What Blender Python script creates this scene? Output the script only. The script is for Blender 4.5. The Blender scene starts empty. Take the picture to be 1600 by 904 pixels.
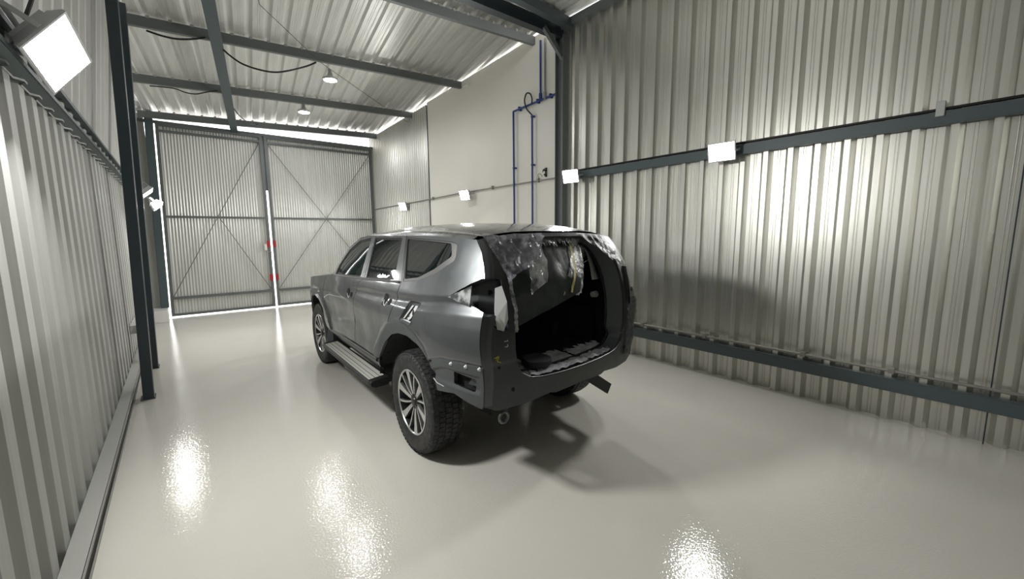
import bpy, bmesh, math, random
from mathutils import Vector, Matrix, geometry, noise
random.seed(7)
SC = bpy.context.scene
COL = SC.collection

# ------------------------------------------------------------------ camera
CAM_H = 1.605
YAW, PITCH, ROLL = math.radians(38.786), math.radians(7.597), math.radians(-0.553)
fw = Vector((math.sin(YAW)*math.cos(PITCH), math.cos(YAW)*math.cos(PITCH), -math.sin(PITCH)))
rt0 = Vector((math.cos(YAW), -math.sin(YAW), 0)); up0 = rt0.cross(fw)
rt = math.cos(ROLL)*rt0 + math.sin(ROLL)*up0
up = -math.sin(ROLL)*rt0 + math.cos(ROLL)*up0
cd = bpy.data.cameras.new('camera'); cam = bpy.data.objects.new('camera', cd); COL.objects.link(cam)
cam.matrix_world = Matrix(((rt.x, up.x, -fw.x, 0), (rt.y, up.y, -fw.y, 0), (rt.z, up.z, -fw.z, CAM_H), (0, 0, 0, 1)))
cd.sensor_width = 36; cd.lens = 647.43/1600*36; cd.clip_start = 0.02; cd.clip_end = 200
SC.camera = cam

# ------------------------------------------------------------------ world, exposure
w = bpy.data.worlds.new('daylight'); SC.world = w; w.use_nodes = True
w.node_tree.nodes['Background'].inputs[0].default_value = (1.0, 0.985, 0.97, 1)
w.node_tree.nodes['Background'].inputs[1].default_value = 2.2
SC.view_settings.view_transform = 'Standard'; SC.view_settings.look = 'None'
SC.view_settings.exposure = 1.5; SC.view_settings.gamma = 1.0; SC.view_settings.use_curve_mapping = False
SC.cycles.use_denoising = True
SC.cycles.max_bounces = 10; SC.cycles.diffuse_bounces = 5; SC.cycles.glossy_bounces = 5; SC.cycles.transparent_max_bounces = 12
SC.cycles.sample_clamp_indirect = 6.0
SC.cycles.caustics_reflective = True
LAMP = 95.0          # emission strength of a floodlight glass

# ------------------------------------------------------------------ materials
def mat(name, col, rough=.5, metal=0, **k):
    m = bpy.data.materials.new(name); m.use_nodes = True
    b = m.node_tree.nodes['Principled BSDF']
    b.inputs['Base Color'].default_value = (*col, 1); b.inputs['Roughness'].default_value = rough; b.inputs['Metallic'].default_value = metal
    for kk, v in k.items(): b.inputs[kk.replace('_', ' ')].default_value = v
    return m
def nodes(m): return m.node_tree.nodes, m.node_tree.links, m.node_tree.nodes['Principled BSDF']
def tex_noise(m, scale, vec_scale=(1, 1, 1), detail=4, rough=.55, coord='Object'):
    n, l, b = nodes(m)
    tc = n.new('ShaderNodeTexCoord'); mp = n.new('ShaderNodeMapping'); mp.inputs['Scale'].default_value = vec_scale
    t = n.new('ShaderNodeTexNoise'); t.inputs['Scale'].default_value = scale; t.inputs['Detail'].default_value = detail; t.inputs['Roughness'].default_value = rough
    l.new(tc.outputs[coord], mp.inputs[0]); l.new(mp.outputs[0], t.inputs[0]); return t
def ramp(m, src, stops):
    n, l, b = nodes(m); r = n.new('ShaderNodeValToRGB')
    el = r.color_ramp.elements
    while len(el) < len(stops): el.new(.5)
    for e, (p, c) in zip(el, stops): e.position = p; e.color = (*c, 1) if len(c) == 3 else c
    l.new(src, r.inputs[0]); return r
def bump(m, src, strength, dist=.01):
    n, l, b = nodes(m); bp = n.new('ShaderNodeBump'); bp.inputs['Strength'].default_value = strength; bp.inputs['Distance'].default_value = dist
    l.new(src, bp.inputs['Height']); l.new(bp.outputs[0], b.inputs['Normal']); return bp

def sheet_metal(name, c0, c1, rough=.38, metal=.75, vs=(14, 14, .35), rlo=.30, rhi=.42, bstr=.12):
    m = mat(name, c0, rough, metal); n, l, b = nodes(m)
    t = tex_noise(m, 1.6, vs, 5, .6); r = ramp(m, t.outputs['Fac'], [(.3, c0), (.7, c1)]); l.new(r.outputs[0], b.inputs['Base Color'])
    t2 = tex_noise(m, 2.2, (vs[0]*1.7, vs[1]*1.7, vs[2]), 4)
    r2 = ramp(m, t2.outputs['Fac'], [(.3, (rlo,)*3), (.7, (rhi,)*3)]); l.new(r2.outputs[0], b.inputs['Roughness'])
    t3 = tex_noise(m, 3.0, (20, 20, .25), 3); bump(m, t3.outputs['Fac'], bstr, .004)
    return m
M = {}
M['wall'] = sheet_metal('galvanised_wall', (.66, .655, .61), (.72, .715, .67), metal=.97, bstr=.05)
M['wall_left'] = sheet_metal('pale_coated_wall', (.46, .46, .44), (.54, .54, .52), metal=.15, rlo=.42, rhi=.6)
M['gate'] = sheet_metal('gate_sheet', (.66, .66, .63), (.76, .76, .73), metal=.4, vs=(9, 9, .2))
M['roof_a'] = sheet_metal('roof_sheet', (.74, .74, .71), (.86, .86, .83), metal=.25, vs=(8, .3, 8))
M['roof_b'] = sheet_metal('roof_sheet_dim_reflection', (.50, .50, .48), (.60, .60, .57), metal=.35, vs=(9, .3, 9))  # same roof steel; its duller reflection is put into a darker base colour
M['steel'] = mat('blue_grey_painted_steel', (.085, .115, .125), .42, .1)
M['steel_dark'] = mat('dark_painted_steel', (.035, .05, .058), .4, .1)
M['steel_light'] = mat('light_grey_painted_steel', (.42, .42, .40), .45, .2)
M['steel_grey'] = mat('grey_primed_steel', (.16, .175, .175), .45, .2)
M['black'] = mat('black_rubber', (.012, .012, .013), .55)
M['cable'] = mat('cable_black', (.008, .008, .009), .45)
M['wire'] = mat('thin_grey_wire', (.12, .12, .12), .4, .5)
M['blue'] = mat('blue_air_pipe', (.012, .045, .22), .35)
M['conduit'] = mat('grey_conduit', (.30, .29, .27), .4, .5)
M['white'] = mat('white_paint', (.80, .79, .76), .5)
M['red'] = mat('red_paint', (.45, .02, .03), .4)
M['lampbody'] = mat('lamp_housing', (.55, .56, .56), .4, .2)
m = mat('cream_panel', (.70, .68, .62), .38); M['cream'] = m
t = tex_noise(m, .6, (1, 1, 1), 2); r = ramp(m, t.outputs['Fac'], [(.35, (.84, .82, .75)), (.65, (.88, .86, .79))]); nodes(m)[1].new(r.outputs[0], nodes(m)[2].inputs['Base Color'])
# epoxy floor
m = mat('grey_epoxy', (.53, .52, .48), .07); M['floor'] = m; n, l, b = nodes(m)
b.inputs['Specular IOR Level'].default_value = .5
t = tex_noise(m, .7, (1, 1, 1), 4); r = ramp(m, t.outputs['Fac'], [(.3, (.63, .61, .555)), (.7, (.68, .66, .605))]); l.new(r.outputs[0], b.inputs['Base Color'])
t = tex_noise(m, 75, (1, 1, 1), 2, .5); t2 = tex_noise(m, 3.0, (1, 1, 1), 2, .5)
ad = n.new('ShaderNodeMath'); ad.operation = 'MULTIPLY_ADD'; ad.inputs[1].default_value = .9; l.new(t2.outputs['Fac'], ad.inputs[0]); l.new(t.outputs['Fac'], ad.inputs[2])
bump(m, ad.outputs[0], .25, .004)
def emis(name, col, s):
    m = bpy.data.materials.new(name); m.use_nodes = True; nt = m.node_tree; nt.nodes.clear()
    e = nt.nodes.new('ShaderNodeEmission'); e.inputs[0].default_value = (*col, 1); e.inputs[1].default_value = s
    o = nt.nodes.new('ShaderNodeOutputMaterial'); nt.links.new(e.outputs[0], o.inputs[0]); return m
M['glow'] = emis('lamp_glow', (1.0, 1.0, .965), LAMP)
M['glow_side'] = emis('lamp_glow_side', (1.0, 1.0, .965), LAMP*.55)
M['glow_small'] = emis('lamp_glow_small', (1.0, 1.0, 1.0), LAMP)
M['ground'] = mat('outside_ground', (.55, .53, .5), .8)

# ------------------------------------------------------------------ mesh helpers
def link(name, me, m=None, parent=None, smooth=False, kind=None, label=None, cat=None, group=None):
    o = bpy.data.objects.new(name, me); COL.objects.link(o)
    if m is not None:
        for mm in (m if isinstance(m, (list, tuple)) else [m]): me.materials.append(mm)
    if parent: o.parent = parent
    if smooth:
        for p in me.polygons: p.use_smooth = True
    if kind: o['kind'] = kind
    if label: o['label'] = label
    if cat: o['category'] = cat
    if group: o['group'] = group
    return o
def empty(name, loc=(0, 0, 0), rz=0, label=None, cat=None, group=None, kind=None):
    o = bpy.data.objects.new(name, None); COL.objects.link(o); o.location = loc; o.rotation_euler = (0, 0, rz); o.empty_display_size = .1
    if label: o['label'] = label
    if cat: o['category'] = cat
    if group: o['group'] = group
    if kind: o['kind'] = kind
    return o
class MB:
    def __init__(s): s.v = []; s.f = []; s.mi = []
    def add(s, vs, fs, mi=0):
        k = len(s.v); s.v += [tuple(a) for a in vs]; s.f += [tuple(i+k for i in f) for f in fs]; s.mi += [mi]*len(fs); return s
    def box(s, a, b, mi=0):
        (x0, y0, z0), (x1, y1, z1) = a, b
        return s.add([(x0,y0,z0),(x1,y0,z0),(x1,y1,z0),(x0,y1,z0),(x0,y0,z1),(x1,y0,z1),(x1,y1,z1),(x0,y1,z1)],
              [(0,3,2,1),(4,5,6,7),(0,1,5,4),(1,2,6,5),(2,3,7,6),(3,0,4,7)], mi)
    def bar(s, p, q, w, h, upv=(0, 0, 1), mi=0):
        p, q = Vector(p), Vector(q); d = (q-p).normalized(); u = Vector(upv); r = d.cross(u)
        if r.length < 1e-4: r = d.cross(Vector((1, 0, 0)))
        r.normalize(); u = r.cross(d).normalized(); vs = []
        for e in (p, q):
            for a, b_ in ((-1, -1), (1, -1), (1, 1), (-1, 1)): vs.append(e + r*a*w/2 + u*b_*h/2)
        return s.add(vs, [(0,1,2,3),(7,6,5,4),(0,4,5,1),(1,5,6,2),(2,6,7,3),(3,7,4,0)], mi)
    def prism(s, p, q, prof, upv=(0, 0, 1), closed=True, mi=0):
        """sweep a 2-D profile (right, up) from p to q"""
        p, q = Vector(p), Vector(q); d = (q-p).normalized(); r = d.cross(Vector(upv)).normalized(); u = r.cross(d).normalized()
        n_ = len(prof); vs = [p+r*a+u*b_ for a, b_ in prof]+[q+r*a+u*b_ for a, b_ in prof]
        fs = [(i, (i+1) % n_, n_+(i+1) % n_, n_+i) for i in range(n_ if closed else n_-1)]
        if closed: fs += [tuple(range(n_-1, -1, -1)), tuple(range(n_, 2*n_))]
        return s.add(vs, fs, mi)
    def tube(s, pts, r, seg=10, cap=True, mi=0):
        pts = [Vector(p) for p in pts]; rings = []; k0 = len(s.v); prev = None
        for i, p in enumerate(pts):
            d = (pts[min(i+1, len(pts)-1)]-pts[max(i-1, 0)]).normalized()
            if prev is None:
                a = d.cross(Vector((0, 0, 1)));
                if a.length < .1: a = d.cross(Vector((1, 0, 0)))
            else: a = prev - d*prev.dot(d)
            a.normalize(); prev = a; b_ = d.cross(a); rr = r[i] if isinstance(r, (list, tuple)) else r
            rings.append([p+(a*math.cos(t_)+b_*math.sin(t_))*rr for t_ in [2*math.pi*j/seg for j in range(seg)]])
        vs = [v for rg in rings for v in rg]; fs = []
        for i in range(len(rings)-1):
            for j in range(seg): fs.append((i*seg+j, i*seg+(j+1) % seg, (i+1)*seg+(j+1) % seg, (i+1)*seg+j))
        if cap: fs += [tuple(range(seg-1, -1, -1)), tuple((len(rings)-1)*seg+j for j in range(seg))]
        return s.add(vs, fs, mi)
    def lathe(s, prof, seg=48, axis='x', c=(0, 0, 0), mi=0, closed=False):
        """prof: (axial, radius)"""
        vs = []; n_ = len(prof)
        for j in range(seg):
            a = 2*math.pi*j/seg; ca, sa = math.cos(a), math.sin(a)
            for x, r in prof:
                if axis == 'x': vs.append((c[0]+x, c[1]+r*ca, c[2]+r*sa))
                elif axis == 'y': vs.append((c[0]+r*ca, c[1]+x, c[2]+r*sa))
                else: vs.append((c[0]+r*ca, c[1]+r*sa, c[2]+x))
        fs = []
        for j in range(seg):
            for i in range(n_ if closed else n_-1):
                a, b_ = j*n_+i, j*n_+(i+1) % n_; c_, d = ((j+1) % seg)*n_+(i+1) % n_, ((j+1) % seg)*n_+i
                fs.append((a, b_, c_, d))
        return s.add(vs, fs, mi)
    def build(s, name, m, parent=None, smooth=False, bevel=0, auto=None, fix=True, **k):
        me = bpy.data.meshes.new(name); me.from_pydata(s.v, [], s.f); me.update()
        if fix:
            bm = bmesh.new(); bm.from_mesh(me); bmesh.ops.recalc_face_normals(bm, faces=bm.faces); bm.to_mesh(me); bm.free()
        o = link(name, me, m, parent, smooth, **k)
        if any(s.mi):
            for p, i in zip(me.polygons, s.mi): p.material_index = i
        if auto is not None:
            for p in me.polygons: p.use_smooth = True
            me.set_sharp_from_angle(angle=math.radians(auto))
        if bevel:
            bv = o.modifiers.new('bevel', 'BEVEL'); bv.width = bevel; bv.segments = 2; bv.limit_method = 'ANGLE'
        return o
def spline(pts, n=8):
    """Catmull-Rom through points"""
    P = [Vector(p) for p in pts]; out = []
    for i in range(len(P)-1):
        p0, p1, p2, p3 = P[max(i-1, 0)], P[i], P[i+1], P[min(i+2, len(P)-1)]
        for k in range(n):
            t_ = k/n; out.append(.5*((2*p1)+(p2-p0)*t_+(2*p0-5*p1+4*p2-p3)*t_*t_+(3*p1-p0-3*p2+p3)*t_**3))
    out.append(P[-1]); return out

# ------------------------------------------------------------------ corrugated sheets
def trap_profile(length, pitch=.2145, pan=.104, web=.033, depth=.048, start=0.0, grooves=True):
    """list of (s, d): position along the wall, height of the crest towards the room"""
    crest = pitch-pan-2*web; out = [(0, 0)]; s = -start
    while s < length:
        pts = []
        if grooves:
            for g in (.42, .62): pts += [(s+pan*g-.004, 0), (s+pan*g-.001, -.0035), (s+pan*g+.002, -.0035), (s+pan*g+.005, 0)]
        pts += [(s+pan, 0), (s+pan+web, depth), (s+pan+web+crest, depth), (s+pitch, 0)]
        out += [p for p in pts if 0 < p[0] < length]; s += pitch
    out.append((length, 0)); return out
def wave_profile(length, pitch=.06, depth=.018, n=6):
    k = int(length/pitch*n); return [(length*i/k, depth/2-depth/2*math.cos(2*math.pi*i/n)) for i in range(k+1)]
def corr_wall(name, p, q, z0, ztop, prof, m, room, parent=None, auto=None, z0f=None, **k):
    """vertical sheet from p to q (x, y), crests towards 'room' (unit x,y), ztop(x,y) a function"""
    p, q = Vector(p), Vector(q); d = (q-p).normalized(); r = Vector(room); mb = MB(); vs = []; fs = []
    for i, (s, h) in enumerate(prof):
        a = p+d*s+r*h; zt = ztop(a.x, a.y) if callable(ztop) else ztop
        vs += [(a.x, a.y, z0), (a.x, a.y, zt)]
    for i in range(len(prof)-1): fs.append((2*i, 2*i+2, 2*i+3, 2*i+1))
    mb.add(vs, fs); return mb.build(name, m, parent, auto=auto, fix=False, **k)

# ------------------------------------------------------------------ room
XL, XR, YB, YG = -.62, 4.66, -5.0, 10.78
RA, RB = (4.66, 4.60), (4.11, 10.9)        # far part of the wall opposite: runs slightly inwards
def roofz(x, y): return 4.16+.043*(x-4.1)-.09*(y-10.4)
RIDGE_Y = 4.60
def nearz(x, y): return 4.62+.02*(x-4.1)
def top_far(x, y): return roofz(x, y)-.035
MB().box((-1.2, YB-.2, -.1), (5.4, 11.6, 0)).build('floor', M['floor'], kind='structure', label='glossy light grey epoxy floor of the workshop', cat='floor')
MB().box((-14, 11.6, -.12), (18, 26, -.02)).build('ground_outside', M['ground'], kind='structure', label='pale ground outside beyond the gate', cat='ground')
# wall opposite the camera's side (near part)
corr_wall('wall_right', (XR, YB), (XR, RIDGE_Y+.02), 0, 4.56, trap_profile(RIDGE_Y+.02-YB, start=.09), M['wall'], (-1, 0), kind='structure', label='ribbed galvanised steel wall with two steel rails', cat='wall')
# far part: cream panel, then finely ribbed sheet by the gate
SEAM = (4.345, 8.17)
mb = MB()
pa, pb = Vector(RA), Vector((4.35, 8.17))
mb.add([(pa.x-.02, pa.y, 0), (pb.x-.02, pb.y, 0), (pb.x-.02, pb.y, top_far(pb.x, pb.y)), (pa.x-.02, pa.y, top_far(pa.x, pa.y)),
        (pa.x+.03, pa.y, 0), (pb.x+.03, pb.y, 0), (pb.x+.03, pb.y, top_far(pb.x, pb.y)), (pa.x+.03, pa.y, top_far(pa.x, pa.y))],
       [(0,1,2,3),(7,6,5,4),(0,4,5,1),(1,5,6,2),(2,6,7,3),(3,7,4,0)])
mb.build('wall_right_panel', M['cream'], kind='structure', label='smooth cream panel wall carrying blue air pipes', cat='wall')
pc = Vector(RB); dl = (pc-pb).length
corr_wall('wall_right_far', (pb.x, pb.y+.03), (pc.x, pc.y), 0, lambda x, y: roofz(x, y)-.06, wave_profile(dl-.03, .085, .03), M['wall'], (-1, -.09), auto=60, kind='structure', label='narrow ribbed sheet wall between cream panel and gate', cat='wall')
MB().box((4.325, 8.155, 0), (4.345, 8.195, 4.28)).build('trim_1', M['steel_dark'], kind='structure', label='thin dark vertical joint strip beside the cream panel', cat='trim')
# camera-side wall
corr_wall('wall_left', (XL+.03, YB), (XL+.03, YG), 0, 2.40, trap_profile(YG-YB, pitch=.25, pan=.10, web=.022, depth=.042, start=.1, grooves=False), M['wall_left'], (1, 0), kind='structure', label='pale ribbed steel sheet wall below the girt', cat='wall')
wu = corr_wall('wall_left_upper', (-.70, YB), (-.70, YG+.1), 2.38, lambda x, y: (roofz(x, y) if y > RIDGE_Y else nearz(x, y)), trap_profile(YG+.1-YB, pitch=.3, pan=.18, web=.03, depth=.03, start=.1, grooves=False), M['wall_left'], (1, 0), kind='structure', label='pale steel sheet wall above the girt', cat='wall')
for v_ in wu.data.vertices: v_.co.x += .155+.10*(v_.co.z-2.38)
corr_wall('wall_back', (XL-.1, YB), (XR+.1, YB), 0, 4.7, trap_profile(XR-XL+.2, start=.05), M['steel_grey'], (0, 1), kind='structure', label='ribbed steel wall behind', cat='wall')
# ceilings
def corr_roof(name, x0, x1, y0, y1, zf, m, skew, prof, label):
    vs = []; fs = []; ny = 6
    for s, h in prof:
        for j in range(ny+1):
            y = y0+(y1-y0)*j/ny; x = x0+s+skew*(y-y0); vs.append((x, y, zf(x, y)-h))
    for i in range(len(prof)-1):
        for j in range(ny): a = i*(ny+1)+j; fs.append((a, a+1, a+ny+2, a+ny+1))
    return MB().add(vs, fs).build(name, m, fix=False, kind='structure', label=label, cat='ceiling')
SK = .115
def rp(L, st=0): return trap_profile(L, pitch=.215, pan=.12, web=.03, depth=-.03, start=st)
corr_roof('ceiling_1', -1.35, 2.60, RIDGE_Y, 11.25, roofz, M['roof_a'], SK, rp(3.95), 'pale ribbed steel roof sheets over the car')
corr_roof('ceiling_2', 2.60, 4.75, RIDGE_Y, 11.25, roofz, M['roof_b'], SK, rp(2.15), 'roof sheets along the cream wall, coloured darker for their duller reflection')
corr_roof('ceiling_3', -.9, 4.9, YB-.1, RIDGE_Y, nearz, M['roof_a'], 0, rp(5.8), 'ribbed steel roof sheets nearer the camera')
# the roof's outer gable edge: dark purlins, all parallel to the gate
def purlin(y, x0, x1, lab):
    mb = MB(); h = .12
    z = lambda x: roofz(x, y)-.035-h/2
    mb.prism((x0, y, z(x0)), (x1, y, z(x1)), [(-.03, -h/2), (.03, -h/2), (.03, h/2), (-.03, h/2), (-.03, h/2-.008), (.02, h/2-.008), (.02, -h/2+.008), (-.03, -h/2+.008)])
    # roofing clips
    x = x0+.1
    while x < x1-.1:
        mb.box((x-.018, y-.034, z(x)+h/2-.01), (x+.018, y+.0, z(x)+h/2+.02), 1); x += .215
    return mb.build('ceiling_beam', [M['steel_grey'], M['steel_light']], kind='structure', label=lab, cat='roof beam', group=None)
purlin(5.12, -.6, 4.60, 'steel purlin under the roof by the cream wall corner')
purlin(7.00, -.34, 4.44, 'steel purlin with hanging lamp, in front of the second')
purlin(8.80, -.34, 4.36, 'steel purlin between the two hanging ceiling lamps')
purlin(10.50, -.34, 4.22, 'steel purlin just before the gate')
MB().bar((.42, 5.2, 4.12+.09), (1.20, 11.0, 3.78), .13, .05).build('ceiling_rafter', M['steel'], kind='structure', label='blue-grey flat steel rafter crossing under the purlins to the gate', cat='roof beam')
mb = MB(); mb.box((XL, 4.50, 4.40), (XR, 4.62, 4.56)); mb.build('ceiling_beam', M['steel_dark'], kind='structure', label='heavy dark steel main beam meeting the column', cat='roof beam')
MB().bar((XL, 3.9, 4.50), (XR, 4.36, 4.52), .10, .12).build('ceiling_beam', M['steel'], kind='structure', label='second steel beam meeting the column at a slant', cat='roof beam')
MB().box((4.56, YB, 4.50), (4.66, 4.5, 4.60)).build('trim_2', M['steel_grey'], kind='structure', label='steel edge angle along the top of the ribbed wall', cat='trim')
MB().bar((4.22, 4.50, 4.44), (4.60, 4.50, 4.12), .05, .06).build('ceiling_brace', M['steel_grey'], kind='structure', label='short diagonal knee brace at the column top', cat='brace')
# columns (I-sections)
def column(x, y, w_, d, z1, m, lab, facing='x'):
    mb = MB(); t_ = .012
    # flanges face +-y, web between
    mb.box((x-w_/2, y-d/2, 0), (x+w_/2, y-d/2+t_, z1)); mb.box((x-w_/2, y+d/2-t_, 0), (x+w_/2, y+d/2, z1))
    mb.box((x-.01, y-d/2+t_, 0), (x+.01, y+d/2-t_, z1)); mb.box((x-w_/2-.02, y-d/2-.02, 0), (x+w_/2+.02, y+d/2+.02, .012))
    return mb.build('column', m, kind='structure', label=lab, cat='column')
column(4.62, 4.53, .13, .16, 4.42, M['steel_grey'], 'grey steel column between cream panel and ribbed wall')
def leaning(x0, x1, y0, y1, z0, z1, lean, m, lab):
    mb = MB().box((x0, y0, z0), (x1, y1, z1)); mb.v = [(x+lean*z, y, z) for x, y, z in mb.v]
    pl = MB().box((x0-.02, y0-.015, z0), (x1+.012, y1+.015, z0+.01)) if z0 == 0 else MB()
    mb.add(pl.v, pl.f)
    return mb.build('column', m, kind='structure', label=lab, cat='column', bevel=.006)
leaning(-.398, -.312, 5.38, 5.52, 0, 4.42, .026, M['steel_dark'], 'dark blue steel column, the nearer of the close pair on the pale wall')
leaning(-.375, -.312, 6.64, 6.80, 0, 4.22, .026, M['steel_dark'], 'dark blue steel column, the farther of the close pair on the pale wall')
leaning(-.355, -.228, 10.62, 10.76, .22, 3.98, .024, M['steel'], 'teal corner post beside the gap at the gate edge')
MB().box((-.62, 10.2, 0), (-.24, 10.80, .22)).build('trim_3', M['white'], kind='structure', label='low pale concrete footing under the corner post', cat='trim', bevel=.01)
# girts
def girt(name, x, y0, y1, z0, z1, face, depth, m, lab):
    """C channel with lips, its open side to the room when face is 'open'"""
    mb = MB(); s = 1 if x < 0 else -1; xf = x+s*depth
    lo, hi = sorted((x, xf)); t_ = .006
    mb.box((lo, y0, z0), (hi, y1, z0+t_)); mb.box((lo, y0, z1-t_), (hi, y1, z1))
    if face == 'web': mb.box((xf-t_/2, y0, z0+t_), (xf+t_/2, y1, z1-t_))
    else:
        mb.box((x-t_/2, y0, z0+t_), (x+t_/2, y1, z1-t_)); mb.box((xf-t_/2, y0, z0), (xf+t_/2, y1, z0+.022)); mb.box((xf-t_/2, y0, z1-.022), (xf+t_/2, y1, z1))
    return mb.build(name, m, kind='structure', label=lab, cat='wall rail')
girt('wall_girt', 4.62, YB, 4.44, 2.39, 2.485, 'web', .06, M['steel'], 'upper blue-grey steel rail across the ribbed wall')
girt('wall_girt', 4.62, YB, 4.50, .265, .375, 'web', .06, M['steel'], 'low blue-grey steel rail near the floor of the ribbed wall')
girt('wall_girt', -.61, YB, 10.6, 2.39, 2.52, 'open', .14, M['steel'], 'blue-grey steel rail along the pale wall above head height')
girt('wall_girt', -.545, YB, 10.2, .0, .11, 'open', .085, M['steel_light'], 'pale steel channel along the foot of the pale wall')
girt('wall_girt', -.545, 6.9, 10.6, .42, .52, 'open', .06, M['steel_light'], 'short pale rail low on the wall behind the dark columns')
mb = MB().tube([(4.55, YB, .445), (4.55, 4.5, .445)], .013); 
for y in (3.0, 2.2, 1.25, .62, -.3): mb.box((4.53, y-.02, .425), (4.60, y+.02, .465))
mb.build('conduit_pipe', M['conduit'], auto=40, label='grey conduit pipe clipped just above the low rail', cat='pipe')
mb = MB().tube([(4.585, YB, 2.505), (4.585, 4.4, 2.505)], .012); mb.build('cable', M['cable'], auto=40, label='black cable lying on top of the upper rail of the ribbed wall', cat='cable')
MB().box((4.54, .49, 2.45), (4.585, .54, 2.56)).build('pipe_clamp', M['lampbody'], label='small light clamp on the upper rail of the ribbed wall', cat='clamp', bevel=.004)
MB().tube([(-.50, YB, 2.545), (-.50, 5.36, 2.545)], .02).build('conduit_pipe', M['steel_dark'], auto=40, label='dark blue pipe resting on the rail of the pale wall', cat='pipe')

# ------------------------------------------------------------------ floodlights
def floodlight(loc, aim, label, arm=None, w_=.27, h_=.19, glow='glow', wall=None, roll=0, group=None, name='floodlight'):
    """loc = centre of the glass; aim = direction it shines"""
    loc = Vector(loc); a = Vector(aim).normalized()
    x = a.cross(Vector((0, 0, 1)));
    if x.length < .1: x = Vector((1, 0, 0))
    x.normalize(); y = x.cross(a).normalized()
    mw = Matrix((( x.x, a.x, y.x, 0), (x.y, a.y, y.y, 0), (x.z, a.z, y.z, 0), (0, 0, 0, 1)))
    mw = Matrix.Translation(loc) @ mw @ Matrix.Rotation(roll, 4, 'Y')
    root = empty(name, (0, 0, 0), 0, label, 'floodlight', group); root.matrix_world = mw
    mb = MB(); mb.add([(-w_/2,0,-h_/2),(w_/2,0,-h_/2),(w_/2,0,h_/2),(-w_/2,0,h_/2),(-w_/2*.8,-.05,-h_/2*.75),(w_/2*.8,-.05,-h_/2*.75),(w_/2*.8,-.05,h_/2*.75),(-w_/2*.8,-.05,h_/2*.75)],
           [(7,6,5,4),(0,1,5,4),(1,2,6,5),(2,3,7,6),(3,0,4,7)])
    t_ = .012
    mb.box((-w_/2,0,-h_/2),(w_/2,.012,-h_/2+t_)); mb.box((-w_/2,0,h_/2-t_),(w_/2,.012,h_/2)); mb.box((-w_/2,0,-h_/2+t_),(-w_/2+t_,.012,h_/2-t_)); mb.box((w_/2-t_,0,-h_/2+t_),(w_/2,.012,h_/2-t_))
    for i in range(9): mb.box((-w_*.36+i*w_*.09-.002,-.075,-h_*.34),(-w_*.36+i*w_*.09+.002,-.05,h_*.34))
    mb.build('housing', M['lampbody'], root)
    g = MB(); g.add([(-w_/2+t_,.004,-h_/2+t_),(w_/2-t_,.004,-h_/2+t_),(w_/2-t_,.004,h_/2-t_),(-w_/2+t_,.004,h_/2-t_)], [(0,1,2,3)])
    g.build('glass', M[glow], root, fix=False)
    b = MB(); yb = -.13
    for sx in (-1, 1): b.bar((sx*(w_/2+.006), .0, 0), (sx*(w_/2+.006), yb, 0), .004, .022)
    b.bar((-w_/2-.008, yb, 0), (w_/2+.008, yb, 0), .004, .022); b.build('bracket', M['lampbody'], root)
    if arm:
        im = mw.inverted(); c = MB(); c.bar((0, yb, 0), im @ Vector(arm), .02, .012); c.build('arm', M['lampbody'], root)
    return root
floodlight((4.44, 2.07, 2.42), (-1, -.10, -.25), 'lit floodlight on the upper rail, midway along the ribbed wall', arm=(4.57, 2.07, 2.44))
floodlight((4.44, 4.17, 2.41), (-1, -.15, -.25), 'lit floodlight at the foot of the grey column, ribbed wall end', arm=(4.57, 4.17, 2.44))
floodlight((4.30, 6.74, 2.34), (-1, -.25, -.35), 'lit floodlight on the thin rail across the cream panel', w_=.24, h_=.19)
floodlight((4.13, 9.10, 2.26), (-1, -.25, -.35), 'lit floodlight on the narrow ribbed sheet wall near the gate', w_=.24, h_=.19)
floodlight((-.35, 2.90, 2.45), (.80, -.22, -.56), 'large glaring floodlight on the pale wall, closest to the camera', w_=.37, h_=.25, roll=-.3, arm=(-.48, 2.9, 2.45))
floodlight((-.27, 8.00, 2.235), (.68, -.12, -.73), 'upper lit floodlight of the pair behind the dark columns', w_=.20, h_=.18, roll=1.2, glow='glow_side', arm=(-.48, 8.0, 2.42))
floodlight((-.165, 8.26, 2.07), (.64, -.09, -.76), 'lower lit floodlight of the pair behind the dark columns', w_=.22, h_=.15, roll=-.27, glow='glow_side', arm=(-.48, 8.30, 2.40))
# two small lamps hanging under the purlins
def ceiling_lamp(x, y, z, label):
    root = empty('ceiling_lamp', (x, y, z), 0, label, 'lamp')
    MB().lathe([(.0, .001), (.0, .10), (.03, .11), (.06, .05), (.11, .03), (.16, .028), (.16, .001)], 24, 'z').build('housing', M['lampbody'], root, auto=40)
    MB().lathe([(-.001, .0005), (-.006, .05), (-.004, .085), (-.001, .095)], 24, 'z').build('diffuser', M['glow_small'], root, auto=60)
    return root
ceiling_lamp(2.11, 7.12, 4.02, 'round lit lamp hanging at the end of the black sagging cable')
ceiling_lamp(2.13, 8.95, 3.95, 'round lit lamp under the roof between the two purlins nearest the gate')

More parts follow.
